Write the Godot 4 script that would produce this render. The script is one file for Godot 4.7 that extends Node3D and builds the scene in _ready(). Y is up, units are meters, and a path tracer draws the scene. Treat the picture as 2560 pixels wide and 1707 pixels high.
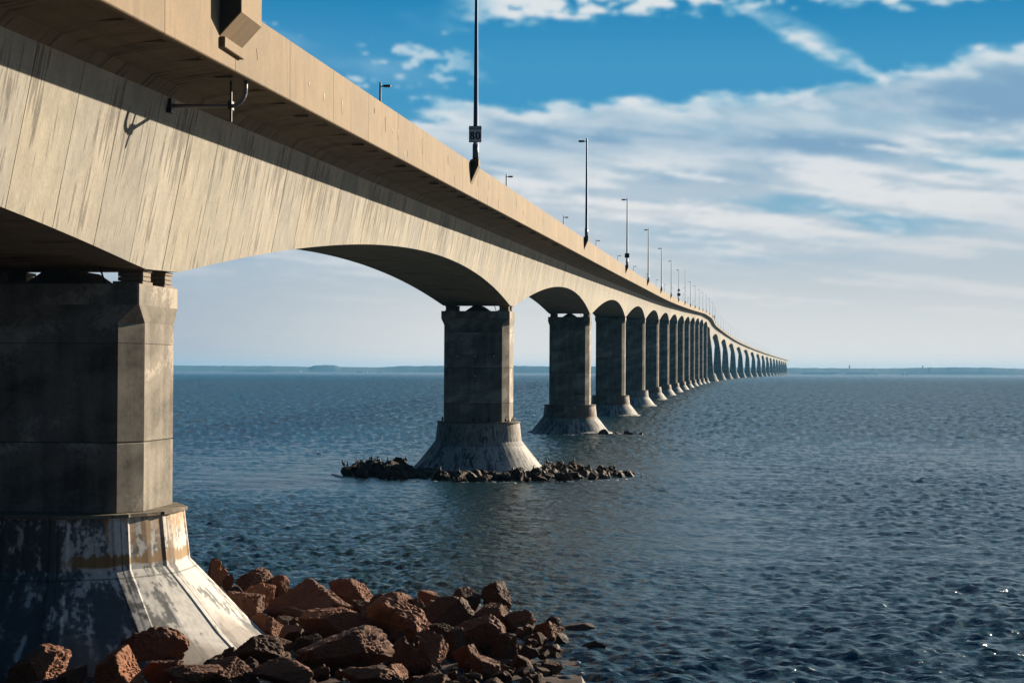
extends Node3D
# A long concrete bridge over a strait, seen from the rocky shore beside its first pier.
# World: the camera stands at x = z = 0 and looks along -z; y = 0 is the sea at the shore; metres.

const EARTH := 7.4e6            # radius of the earth with refraction: the sea falls away with distance
const EYE := 8.69

# ---------------------------------------------------------------- path of the bridge
var path_d := PackedFloat32Array([-160, -60, 55.4, 148.4, 241.4, 334.4, 427.4, 520.4, 613.4, 706.4, 799.4, 892.4, 985.4, 1078.4, 1171.4, 1264.4, 1454.4, 1704.4, 1954.4, 2204.4, 2454.4, 2954.4, 3454.4, 4204.4, 4954.4, 5700])
var path_x := PackedFloat32Array([-39.1, -27.3, -13.66, -2.67, 8.3, 19.3, 30.35, 41.7, 53.3, 65.2, 77.3, 89.6, 102.1, 114.8, 127.7, 141.0, 166.2, 203.9, 242.8, 283.7, 326.5, 415.5, 506.0, 642.0, 778.5, 914])
var path_f := PackedFloat32Array([11.7, 14.36, 17.4, 19.85, 22.3, 24.8, 27.25, 29.7, 32.25, 34.8, 37.3, 39.9, 42.4, 44.8, 46.4, 47.35, 47.6, 47.7, 47.7, 47.2, 46.8, 45.8, 45.3, 45.7, 46.3, 46.6])
const SPAN := 93.0
const P0 := 54.1

func lookup(t: PackedFloat32Array, d: float) -> float:
	var i := 0
	while i < path_d.size() - 2 and d > path_d[i + 1]:
		i += 1
	var w := path_d[i + 1] - path_d[i]
	var u := (d - path_d[i]) / w
	var m0 := (t[i + 1] - t[i]) / w
	var m1 := m0
	if i > 0:
		m0 = (t[i + 1] - t[i - 1]) / (path_d[i + 1] - path_d[i - 1])
	if i < path_d.size() - 2:
		m1 = (t[i + 2] - t[i]) / (path_d[i + 2] - path_d[i])
	var u2 := u * u
	var u3 := u2 * u
	return (2 * u3 - 3 * u2 + 1) * t[i] + (u3 - 2 * u2 + u) * w * m0 + (3 * u2 - 2 * u3) * t[i + 1] + (u3 - u2) * w * m1

func drop(d: float) -> float:
	return d * d / (2.0 * EARTH)

func deck(d: float) -> float:      # height of the underside of the parapet
	return lookup(path_f, d) - drop(d)

func tangent(d: float) -> Vector3:
	return Vector3(lookup(path_x, d + 1.0) - lookup(path_x, d - 1.0), 0, -2.0).normalized()

func at(d: float, n: float, y: float) -> Vector3:   # n: to the right of the centre line
	var t := tangent(d)
	return Vector3(lookup(path_x, d), y, -d) + Vector3(-t.z, 0, t.x) * n

func along(d: float, y: float) -> Transform3D:      # local x to the right, local -z along the bridge
	var t := tangent(d)
	return Transform3D(Basis(Vector3(-t.z, 0, t.x), Vector3.UP, -t), Vector3(lookup(path_x, d), y, -d))

# ---------------------------------------------------------------- mesh helper
class Shape:
	var tris := {}
	func tri(s: int, a: Vector3, b: Vector3, c: Vector3, ua := Vector2.ZERO, ub := Vector2.ZERO, uc := Vector2.ZERO) -> void:
		if not tris.has(s):
			tris[s] = [PackedVector3Array(), PackedVector2Array()]
		tris[s][0].append_array(PackedVector3Array([a, b, c]))
		tris[s][1].append_array(PackedVector2Array([ua, ub, uc]))
	func quad(s: int, a: Vector3, b: Vector3, c: Vector3, d: Vector3, ua := Vector2.ZERO, ub := Vector2.ZERO, uc := Vector2.ZERO, ud := Vector2.ZERO) -> void:
		tri(s, a, b, c, ua, ub, uc)
		tri(s, a, c, d, ua, uc, ud)
	# rings of equal length, closed; uv in metres: u along the rings' order, v round the ring
	func loft(s: int, rings: Array, us: Array, caps := true, kinds := []) -> void:
		var n: int = rings[0].size()
		for i in rings.size() - 1:
			var p: PackedVector3Array = rings[i]
			var q: PackedVector3Array = rings[i + 1]
			var v := 0.0
			for k in n:
				var k2 := (k + 1) % n
				var dv := p[k].distance_to(p[k2])
				quad(kinds[k] if kinds else s, p[k], p[k2], q[k2], q[k], Vector2(us[i], v), Vector2(us[i], v + dv), Vector2(us[i + 1], v + dv), Vector2(us[i + 1], v))
				v += dv
		if caps:
			cap(s, rings[0], true)
			cap(s, rings[-1], false)
	func cap(s: int, ring: PackedVector3Array, back: bool) -> void:
		var c := Vector3.ZERO
		for p in ring:
			c += p
		c /= ring.size()
		for k in ring.size():
			var a := ring[k]
			var b := ring[(k + 1) % ring.size()]
			var ua := Vector2(a.x + a.z, a.y)
			var ub := Vector2(b.x + b.z, b.y)
			if back:
				tri(s, c, b, a, Vector2(c.x + c.z, c.y), ub, ua)
			else:
				tri(s, c, a, b, Vector2(c.x + c.z, c.y), ua, ub)
	# closes both ends of a loft whose rings are mirror images about their middle
	func mirror_caps(s: int, rings: Array) -> void:
		for e in 2:
			var r: PackedVector3Array = rings[0] if e == 0 else rings[-1]
			var n := r.size()
			for i in n / 2 - 1:
				var q := [r[i], r[i + 1], r[n - 2 - i], r[n - 1 - i]]
				if e == 0:
					q.reverse()
				quad(s, q[0], q[1], q[2], q[3])
	func box(s: int, t: Transform3D, size: Vector3, bevel := 0.0) -> void:
		var rings := []
		var us := []
		var h := size / 2
		var b := minf(bevel, minf(h.x, minf(h.y, h.z)) * 0.5)
		var steps := [[-h.y, b], [-h.y + b, 0.0], [h.y - b, 0.0], [h.y, b]] if b > 0 else [[-h.y, 0.0], [h.y, 0.0]]
		for st in steps:
			var x: float = h.x - st[1]
			var z: float = h.z - st[1]
			var r := PackedVector3Array()
			var pts := [Vector2(x, z - b), Vector2(x - b, z), Vector2(-x + b, z), Vector2(-x, z - b), Vector2(-x, -z + b), Vector2(-x + b, -z), Vector2(x - b, -z), Vector2(x, -z + b)] if b > 0 else [Vector2(x, z), Vector2(-x, z), Vector2(-x, -z), Vector2(x, -z)]
			for p in pts:
				r.append(t * Vector3(p.x, st[0], p.y))
			rings.append(r)
			us.append(st[0])
		loft(s, rings, us)
	func tube(s: int, pts: PackedVector3Array, radii: Array, sides := 10) -> void:
		var rings := []
		var us := []
		var side := Vector3.ZERO
		for i in pts.size():
			var t := (pts[mini(i + 1, pts.size() - 1)] - pts[maxi(i - 1, 0)]).normalized()
			if side == Vector3.ZERO:
				side = t.cross(Vector3.UP if absf(t.y) < 0.9 else Vector3.RIGHT).normalized()
			side = (side - t * side.dot(t)).normalized()
			var up := side.cross(t)
			var r := PackedVector3Array()
			for k in sides:
				var a := TAU * k / sides
				r.append(pts[i] + (side * cos(a) + up * sin(a)) * radii[i])
			rings.append(r)
			us.append(float(i))
		loft(s, rings, us)
	func mesh(mats: Array, smooth := false) -> ArrayMesh:
		var m := ArrayMesh.new()
		var mid := Vector3.ZERO
		var count := 0
		for s in tris:
			mid += tris[s][0][0]
			count += 1
		mid /= maxi(count, 1)
		var volume := 0.0
		for s in tris:
			var v: PackedVector3Array = tris[s][0]
			for i in range(0, v.size(), 3):
				volume += (v[i] - mid).dot((v[i + 1] - mid).cross(v[i + 2] - mid))
		var keys := tris.keys()
		keys.sort()
		for s in keys:
			var v: PackedVector3Array = tris[s][0]
			var uv: PackedVector2Array = tris[s][1]
			if volume > 0:       # front faces run clockwise
				for i in range(0, v.size(), 3):
					var a := v[i + 1]
					v[i + 1] = v[i + 2]
					v[i + 2] = a
					var b := uv[i + 1]
					uv[i + 1] = uv[i + 2]
					uv[i + 2] = b
			if smooth:
				var st := SurfaceTool.new()
				st.begin(Mesh.PRIMITIVE_TRIANGLES)
				st.set_smooth_group(0)
				for i in v.size():
					st.set_uv(uv[i])
					st.add_vertex(v[i])
				st.generate_normals()
				st.commit(m)
			else:
				var nn := PackedVector3Array()
				nn.resize(v.size())
				for i in range(0, v.size(), 3):
					var n := (v[i + 2] - v[i]).cross(v[i + 1] - v[i]).normalized()
					nn[i] = n
					nn[i + 1] = n
					nn[i + 2] = n
				var arr := []
				arr.resize(Mesh.ARRAY_MAX)
				arr[Mesh.ARRAY_VERTEX] = v
				arr[Mesh.ARRAY_NORMAL] = nn
				arr[Mesh.ARRAY_TEX_UV] = uv
				m.add_surface_from_arrays(Mesh.PRIMITIVE_TRIANGLES, arr)
			m.surface_set_material(m.get_surface_count() - 1, mats[s])
		return m

# ---------------------------------------------------------------- names, labels
var used := {}

func numbered(called: String) -> String:
	used[called] = used.get(called, -1) + 1
	return called if used[called] == 0 else "%s_%03d" % [called, used[called]]

func tag(o: Node, label := "", category := "", group := "", kind := "") -> void:
	if label:
		o.set_meta("label", label)
	if category:
		o.set_meta("category", category)
	if group:
		o.set_meta("group", group)
	if kind:
		o.set_meta("kind", kind)

func thing(called: String, label: String, category: String, where := Transform3D(), group := "") -> Node3D:
	var o := Node3D.new()
	o.name = numbered(called)
	add_child(o)
	o.transform = where
	tag(o, label, category, group)
	return o

func put(called: String, m: Mesh, parent: Node, kind := "") -> MeshInstance3D:
	var o := MeshInstance3D.new()
	o.name = numbered(called) if parent == self else called
	o.mesh = m
	parent.add_child(o, true)
	if parent != self and o.name != called:           # parts are numbered leg, leg_001, leg_002 ...
		var n := 1
		while parent.has_node(NodePath("%s_%03d" % [called, n])):
			n += 1
		o.name = "%s_%03d" % [called, n]
	tag(o, "", "", "", kind)
	return o

func copy(o: Node3D, where: Transform3D, label: String, group := "") -> Node3D:
	var c: Node3D = o.duplicate()
	c.name = numbered(String(o.name).rstrip("_0123456789"))
	add_child(c)
	c.transform = where
	tag(c, label, "", group)
	return c

const ORD := ["first", "second", "third", "fourth", "fifth", "sixth", "seventh", "eighth", "ninth", "tenth", "eleventh", "twelfth", "thirteenth", "fourteenth", "fifteenth", "sixteenth", "seventeenth", "eighteenth", "nineteenth", "twentieth"]

# ---------------------------------------------------------------- textures
func noise(s: int, freq: float, octaves := 4, type := FastNoiseLite.TYPE_SIMPLEX_SMOOTH) -> FastNoiseLite:
	var n := FastNoiseLite.new()
	n.seed = s
	n.noise_type = type
	n.frequency = freq
	n.fractal_type = FastNoiseLite.FRACTAL_FBM if octaves > 1 else FastNoiseLite.FRACTAL_NONE
	n.fractal_octaves = octaves
	return n

# a value in about -1..1 that repeats after w x h
func wrapped(n: FastNoiseLite, x: float, y: float, w: float, sx: float, sy: float) -> float:
	var u := x / w * TAU
	var r := w * sx / TAU
	return n.get_noise_3d(cos(u) * r, sin(u) * r, y * sy)

func tex(data: PackedByteArray, w: int, h: int) -> ImageTexture:
	return ImageTexture.create_from_image(Image.create_from_data(w, h, false, Image.FORMAT_RGB8, data))

func to8(c: float) -> int:
	return clampi(int(pow(clampf(c, 0.0, 1.0), 1.0 / 2.2) * 255.0 + 0.5), 0, 255)

# cast concrete: u runs along the wall, v down it. Returns [albedo, height]; 12 m x 12 m
func concrete(s: int, streak: float, stain: float, board: float, wall := false) -> Array:
	var w := 704 if wall else 384
	var h := w
	var col := PackedByteArray()
	col.resize(w * h * 3)
	var hi := PackedByteArray()
	hi.resize(w * h * 3)
	var a := noise(s, 1.0, 3)
	var b := noise(s + 1, 1.0, 4)
	var c := noise(s + 2, 1.0, 2)
	var e := noise(s + 3, 1.0, 2)
	var k := 0
	for j in h:
		var y := j * 12.0 / h
		for i in w:
			var x := i * 12.0 / w
			var fine := wrapped(a, x, y, 12.0, 3.2, 0.22)           # runs, drawn out downwards
			var broad := wrapped(b, x, y, 12.0, 0.35, 0.3)
			var run := wrapped(c, x, y, 12.0, 1.1, 0.16)
			var grain := wrapped(e, x, y, 12.0, 9.0, 7.0)
			var hair := wrapped(e, x + 5.0, y, 12.0, 7.5, 0.5)
			var mottle := wrapped(b, x + 17.0, y, 12.0, 1.3, 1.1)
			var dark := smoothstep(0.12, 0.7, 0.7 * fine + 0.6 * run + 0.7 * broad + 0.35 * hair) * stain
			var pale := smoothstep(0.1, 0.6, -0.7 * fine - 0.5 * hair + 0.4 * broad) * streak
			var line := wrapped(c, x + 31.0, floorf(y * 3.0) * 5.0, 12.0, 0.05, 1.0) * board
			if wall:
				# a girder wall: runs hang from its upper edge, a pour line crosses it half way down
				var upper := smoothstep(2.9, 3.4, y) * smoothstep(6.6, 4.4, y + 1.2 * broad)
				dark = smoothstep(0.02, 0.5, 0.45 * fine + 0.75 * hair + 0.5 * run + 0.75 * broad + 0.45 * mottle - 0.35 + 0.34 * upper) * stain
				dark += 0.12 * smoothstep(0.03, 0.0, absf(y - 5.9 - 0.02 * broad)) + 0.16 * smoothstep(0.03, 0.0, absf(y - 3.75))
			var val := 1.0 + broad * 0.22 + mottle * 0.30 * streak + grain * 0.12 + hair * 0.08 * streak + pale * 0.06 + line * 0.2 - dark * 0.70
			col[k] = to8(0.5 * val * (1.0 + 0.03 * broad))
			col[k + 1] = to8(0.5 * val * (1.0 - 0.01 * broad - dark * 0.01))
			col[k + 2] = to8(0.5 * val * (1.0 - 0.06 * broad + dark * 0.03))
			var z := clampi(int(128 + grain * 50 + fine * 30 + broad * 20), 0, 255)
			hi[k] = z
			hi[k + 1] = z
			hi[k + 2] = z
			k += 3
	return [tex(col, w, h), tex(hi, w, h)]

func mat(c: Color, rough := 0.85, maps := [], scale := 1.0 / 12.0, bump := 1.0) -> StandardMaterial3D:
	var m := StandardMaterial3D.new()
	m.albedo_color = c.linear_to_srgb()
	m.roughness = rough
	m.metallic_specular = 0.35
	if maps:
		m.albedo_texture = maps[0]
		m.uv1_scale = Vector3(scale, scale, scale)
		if maps.size() > 1:
			m.heightmap_enabled = true
			m.heightmap_texture = maps[1]
			m.heightmap_scale = bump
	return m

# the foot of a pier: u round the foot from the left face seen from the shore, v from the top rim to the waterline
func foot_paint(s: int, near: bool, rusty := false) -> ImageTexture:
	var w := 1024 if near else 512
	var h := 512 if near else 256
	var col := PackedByteArray()
	col.resize(w * h * 3)
	var a := noise(s, 1.0, 5)
	var b := noise(s + 1, 1.0, 4)
	var c := noise(s + 2, 1.0, 3)
	var e := noise(s + 3, 1.0, 3)
	var k := 0
	for j in h:
		var v := float(j) / h
		var collar := v < 0.36
		for i in w:
			var u := float(i) / w
			var x := u * 26.0
			var y := v * 6.0
			var facet := floorf(u * 12.0)
			var tone := fposmod(sin(facet * 12.9898 + s) * 437.58, 1.0)
			var patch := wrapped(a, x, y, 26.0, 0.75, 0.42)
			var runs := wrapped(b, x, y, 26.0, 2.6, 0.28)
			var grit := wrapped(c, x, y, 26.0, 6.0, 5.0)
			var big := wrapped(e, x, y, 26.0, 0.3, 0.3)
			var r := 0.40
			var g := 0.385
			var bl := 0.36
			var flake := wrapped(c, x + 3.0, y, 26.0, 1.5, 1.3)
			var pale := 0.0
			if near:
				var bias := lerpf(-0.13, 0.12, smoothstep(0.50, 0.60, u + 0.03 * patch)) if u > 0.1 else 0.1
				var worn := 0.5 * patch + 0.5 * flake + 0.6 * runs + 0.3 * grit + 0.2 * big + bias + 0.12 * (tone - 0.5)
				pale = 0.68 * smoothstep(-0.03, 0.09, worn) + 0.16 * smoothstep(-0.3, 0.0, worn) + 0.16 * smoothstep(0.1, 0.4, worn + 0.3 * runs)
			else:
				pale = smoothstep(-0.35, 0.35, 0.6 * patch + 0.5 * runs + 0.9 * wrapped(b, x + 9.0 + 0.5 * big, y, 26.0, 5.0, 0.9) + 0.35 * grit + (-0.02 if rusty else 0.1))
			var dk := Vector3(0.055, 0.06, 0.065)
			r = lerpf(dk.x, 0.42 if near else 0.37, pale) * (1.0 + 0.25 * grit)
			g = lerpf(dk.y, 0.40 if near else 0.345, pale) * (1.0 + 0.25 * grit)
			bl = lerpf(dk.z, 0.37 if near else 0.31, pale) * (1.0 + 0.25 * grit)
			if near:
				# a smooth grey-brown sheet low down, below a slanting edge
				var sheet := smoothstep(0.0, 0.08, (v - 0.52) * 1.0 - absf(fposmod(u * 12.0, 1.0) - 0.2) * 0.30 + 0.1 * big) * smoothstep(0.0, 0.2, tone - 0.12)
				r = lerpf(r, 0.15 + 0.07 * runs, sheet * 0.8)
				g = lerpf(g, 0.12 + 0.05 * runs, sheet * 0.8)
				bl = lerpf(bl, 0.10 + 0.05 * runs, sheet * 0.8)
			if collar:
				# rust from the rim, and a brown tide band with a ragged upper edge
				var drip := smoothstep(0.17, 0.0, v + 0.34 * runs + 0.25 * patch + (0.0 if u > 0.56 else 0.25)) * (0.6 if near else 0.5)
				r = lerpf(r, 0.36, drip)
				g = lerpf(g, 0.20, drip)
				bl = lerpf(bl, 0.075, drip)
				if near:
					var band := smoothstep(0.0, 0.015, v - 0.205 - 0.05 * runs) * smoothstep(0.015, 0.0, v - 0.262 - 0.02 * patch) * smoothstep(0.46, 0.56, u + 0.15 * patch)
					r = lerpf(r, 0.19 + 0.1 * runs, band)
					g = lerpf(g, 0.105 + 0.06 * runs, band)
					bl = lerpf(bl, 0.035, band)
				else:
					var soot := (0.92 if rusty else 0.55) * smoothstep(-0.45, 0.1, big + 0.5 * runs + 0.3 * patch)
					var tone3 := Vector3(0.13, 0.065, 0.038) if rusty else Vector3(0.11, 0.10, 0.09)
					r = lerpf(r, tone3.x, soot)
					g = lerpf(g, tone3.y, soot)
					bl = lerpf(bl, tone3.z, soot)
			if v > 0.9 and not near:
				var wet := smoothstep(0.9, 0.97, v + 0.03 * runs)
				r = lerpf(r, 0.03, wet)
				g = lerpf(g, 0.028, wet)
				bl = lerpf(bl, 0.022, wet)
			# form lines: one between the facets' upper and lower halves, one beside each rib
			if near and (absf(v - 0.335) < 0.003 or absf(fposmod(u * 12.0, 1.0) - 0.985) < 0.012):
				r *= 0.45
				g *= 0.45
				bl *= 0.45
			col[k] = to8(r)
			col[k + 1] = to8(g)
			col[k + 2] = to8(bl)
			k += 3
	return tex(col, w, h)

func blotches(s: int) -> Array:      # shaft concrete with smudged lighter clouds; 10 m x 10 m
	var w := 512
	var col := PackedByteArray()
	col.resize(w * w * 3)
	var a := noise(s, 1.0, 4)
	var b := noise(s + 1, 1.0, 3)
	var c := noise(s + 2, 1.0, 3)
	var k := 0
	for j in w:
		var y := j * 10.0 / w
		for i in w:
			var x := i * 10.0 / w
			var cloud := wrapped(a, x + 0.7 * y, y, 10.0, 0.28, 0.42)
			var run := wrapped(b, x, y, 10.0, 1.6, 0.15)
			var grit := wrapped(c, x, y, 10.0, 6.0, 6.0)
			var val := 0.92 + 0.75 * smoothstep(0.08, 0.45, cloud + 0.2 * grit) - 0.40 * smoothstep(0.0, 0.5, -cloud) + 0.42 * run + 0.2 * grit
			col[k] = to8(0.42 * val)
			col[k + 1] = to8(0.415 * val)
			col[k + 2] = to8(0.41 * val)
			k += 3
	return [tex(col, w, w)]

func stone(s: int) -> Array:
	var w := 512
	var col := PackedByteArray()
	col.resize(w * w * 3)
	var hi := PackedByteArray()
	hi.resize(w * w * 3)
	var a := noise(s, 1.0, 5)
	var b := noise(s + 1, 1.0, 4)
	var c := noise(s + 2, 1.0, 2)
	var k := 0
	for j in w:
		var y := j * 4.0 / w
		for i in w:
			var x := i * 4.0 / w
			var fade := smoothstep(0.0, 0.6, y) * smoothstep(4.0, 3.4, y)
			var p := wrapped(a, x, y, 4.0, 1.2, 1.2) * fade
			var q := wrapped(b, x, y, 4.0, 3.5, 5.0) * fade
			var g := wrapped(c, x, y, 4.0, 16.0, 16.0)
			var val := 1.0 + 0.55 * p + 0.35 * q + 0.3 * g
			var grey := smoothstep(0.15, 0.5, p + 0.3 * q)
			col[k] = to8(0.42 * val * lerpf(1.0, 0.78, grey))
			col[k + 1] = to8(0.42 * val * lerpf(0.62, 0.68, grey))
			col[k + 2] = to8(0.42 * val * lerpf(0.42, 0.6, grey))
			var z := clampi(int(128 + p * 70 + q * 60 + g * 25), 0, 255)
			hi[k] = z
			hi[k + 1] = z
			hi[k + 2] = z
			k += 3
	return [tex(col, w, w), tex(hi, w, w)]

# ---------------------------------------------------------------- the sky
var sky_a: FastNoiseLite
var sky_b: FastNoiseLite
var sky_c: FastNoiseLite

func seg(x: float, xs: Array, ys: Array) -> float:
	for i in xs.size() - 1:
		if x < xs[i + 1]:
			return lerpf(ys[i], ys[i + 1], clampf((x - xs[i]) / (xs[i + 1] - xs[i]), 0, 1))
	return ys[-1]

func air(az: float, el: float) -> Color:
	# colours as the eye sees them (sRGB), 0..1; az to the right of the view, el above the horizon, degrees
	var wide := fposmod(az + 180.0, 360.0) - 180.0
	var t := clampf(el / 12.5, 0, 1)
	var low := Color(0.90, 0.895, 0.88)
	low = low.lerp(Color(0.655, 0.70, 0.745), smoothstep(0.0, -15.0, wide) * (1.0 - 0.25 * smoothstep(60.0, 180.0, absf(wide))))
	var mid := Color(0.74, 0.785, 0.815).lerp(Color(0.62, 0.70, 0.77), smoothstep(0.0, -15.0, wide))
	var high := Color(0.26, 0.59, 0.765).lerp(Color(0.33, 0.58, 0.76), 0.6 * smoothstep(-1.0, -10.0, wide) * smoothstep(20.0, 12.0, el))
	var c := low.lerp(mid, smoothstep(0.0, 0.45, t)).lerp(high, smoothstep(0.42, 0.72, t))
	c = c.lerp(Color(0.135, 0.51, 0.715), smoothstep(9.8, 13.0, el)).lerp(Color(0.06, 0.34, 0.57), smoothstep(13.0, 40.0, el))
	# clouds are sampled on the layer they float in: far ones crowd together and flatten towards the horizon
	var px := sin(deg_to_rad(wide)) * 57.3
	var pz := cos(deg_to_rad(wide)) * 57.3
	var slant := el + 0.04 * wide * cos(deg_to_rad(wide))
	var k := 9.5 / (maxf(el, 0.2) + 3.2)
	var n1 := sky_a.get_noise_3d(px * 0.075, slant * 1.9 * k, pz * 0.075)       # long streaks
	var n2 := sky_b.get_noise_3d(px * 0.20, slant * 4.2 * k, pz * 0.20)        # finer fibres
	var n3 := sky_c.get_noise_3d(px * 0.06, slant * 0.3, pz * 0.06)            # broad patches
	var n4 := sky_b.get_noise_3d(px * 0.9 + 40.0, slant * 2.6, pz * 0.9)       # fleece
	var n5 := sky_a.get_noise_3d(px * 0.32 + 20.0, slant * 9.0 * k, pz * 0.32)   # hair-fine streaks
	var white := Color(0.905, 0.91, 0.915)
	# the bank and its upper rim
	var x := clampf(wide, -17.0, 20.0)
	var rim := seg(x, [-17.0, -6.0, -4.4, -3.0, -1.0, 2.5, 4.0, 8.0, 9.5, 11.5, 14.0, 17.0, 20.0], [5.5, 7.2, 8.0, 8.6, 8.95, 8.8, 9.2, 9.05, 9.4, 9.5, 10.05, 10.7, 11.0]) + 0.16 * n4 + 0.34 * n2
	var in_bank := smoothstep(-0.12, 0.34, rim - el + 0.12 * n4 + 0.42 * n5)
	var depth := rim - el
	# below the rim: pale veil with blue-grey layers that thin out downwards
	var veil := in_bank * smoothstep(0.0, 0.5, depth)
	c = c.lerp(Color(0.72, 0.785, 0.835), veil * 0.75)
	var layer := in_bank * smoothstep(0.4, 1.3, depth + 0.6 * n2) * smoothstep(3.4, 2.2, depth + 0.8 * n3) * smoothstep(-0.36, 0.26, n1 + 0.4 * n2 + 0.35 * n5 + 0.3 * n3 + 0.08)
	c = c.lerp(Color(0.49, 0.645, 0.765), layer * 0.92)
	var holes := in_bank * smoothstep(3.0, 3.6, depth) * smoothstep(6.2, 4.6, depth) * smoothstep(2.0, 12.0, wide + 6.0 * n3) * smoothstep(-0.05, 0.25, n1 + 0.3 * n2)
	c = c.lerp(Color(0.475, 0.68, 0.79), holes * 0.8)
	var wisps := smoothstep(-0.22, 0.50, -n1 + 0.6 * n2 + 0.8 * n5 + 0.2 * n3) * (1.0 - 0.5 * smoothstep(0.5, 1.0, depth) * smoothstep(2.6, 1.8, depth))
	c = c.lerp(white, clampf(in_bank * wisps * smoothstep(0.3, 1.0, depth) * smoothstep(7.2, 4.2, depth) * 0.88, 0, 0.85))
	var crest := in_bank * smoothstep(1.0 + 0.8 * n3, 0.0, depth + 0.9 * n2 + 0.6 * n5)
	c = c.lerp(white, clampf(crest * (0.95 + 0.5 * n2 + 0.5 * n5), 0, 0.98))
	# the pale lower air takes over
	c = c.lerp(low.lerp(mid, smoothstep(0.5, 4.0, el)), 0.92 * smoothstep(4.9, 2.4, el + 1.0 * n3))
	c = c.lerp(Color(0.89, 0.89, 0.885), 0.5 * smoothstep(0.02, 0.4, -n1 + 0.5 * n2) * smoothstep(0.9, 2.6, el) * smoothstep(6.5, 4.4, el) * smoothstep(-9.0, 0.0, wide))
	# fleecy band above, and looser cirrus higher up
	var height := el - 11.95 - 0.035 * (x - 8.0) + 0.35 * n3
	var band := smoothstep(-0.40, 0.05, height + 0.45 * n4 + 0.25 * n2) * smoothstep(2.4, 0.8, height) * smoothstep(-3.4, -0.8, wide + 1.5 * n3)
	c = c.lerp(white, clampf(band * smoothstep(-0.30, 0.15, 0.8 * n4 + 0.7 * n2 + 0.12) * 0.95, 0, 0.95))
	var loose := smoothstep(12.8, 15.0, el) * smoothstep(60.0, 28.0, el) * smoothstep(125.0, 70.0, absf(wide - 20.0))
	c = c.lerp(white, clampf(loose * smoothstep(-0.25, 0.35, n1 + 0.4 * n4 + 0.5 * n3) * 0.85, 0, 0.85))
	# small flecks adrift in the clear part
	var fleck := smoothstep(0.0, -3.0, wide) * smoothstep(8.3, 9.4, el)
	c = c.lerp(white, clampf(fleck * smoothstep(0.30, 0.55, 0.7 * n4 + 0.5 * n2 + 0.5 * n3) * 0.7, 0, 0.75))
	c = c.lerp(Color(0.60, 0.73, 0.84), 0.45 * smoothstep(0.05, 0.4, n1) * smoothstep(-1.5, -5.0, wide) * smoothstep(8.0, 10.0, el))
	# an old vapour trail, frayed along its upper side
	var a := Vector2(6.6, 12.6)
	var b := Vector2(12.0, 9.55)
	var p := Vector2(wide, el)
	var u := clampf((p - a).dot(b - a) / (b - a).length_squared(), 0.0, 1.0)
	var off := p - a - (b - a) * u
	var side := off.dot(Vector2(0.49, 0.87)) + 0.14 * n4 + 0.12 * n2
	var width := lerpf(0.24, 0.52, smoothstep(0.0, 0.55, u)) * lerpf(1.0, 0.45, smoothstep(0.75, 1.0, u))
	var trail := smoothstep(width, width * 0.2, absf(side)) * smoothstep(0.6, 0.1, absf(off.dot(Vector2(0.87, -0.49))))
	c = c.lerp(white, clampf(trail * (0.62 + 0.5 * n4 + 0.9 * n5), 0, 0.88))
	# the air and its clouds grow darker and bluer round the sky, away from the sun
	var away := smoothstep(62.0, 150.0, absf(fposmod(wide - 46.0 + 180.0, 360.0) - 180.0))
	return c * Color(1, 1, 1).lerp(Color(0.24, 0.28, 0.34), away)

func build_sky() -> ImageTexture:
	sky_a = noise(11, 1.0, 5)
	sky_b = noise(12, 1.0, 5)
	sky_c = noise(13, 1.0, 3)
	var w := 4096
	var h := 2048
	var small := Image.create(512, 256, false, Image.FORMAT_RGB8)
	for j in 256:
		var el := 90.0 - (j + 0.5) * 180.0 / 256
		for i in 512:
			small.set_pixel(i, j, air((i + 0.5) * 360.0 / 512, maxf(el, 0.0)))
	small.resize(w, h, Image.INTERPOLATE_CUBIC)
	# the part of the dome that is seen, in full resolution
	var i0 := -w / 10
	var i1 := w / 10
	var j0 := int((90.0 - 30.0) / 180.0 * h)
	for j in range(j0, h / 2 + 6):
		var el := 90.0 - (j + 0.5) * 180.0 / h
		for i in range(i0, i1):
			small.set_pixel((i + w) % w, j, air((i + 0.5) * 360.0 / w, maxf(el, 0.0)))
	return ImageTexture.create_from_image(small)

# ---------------------------------------------------------------- materials
var M := {}

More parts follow.
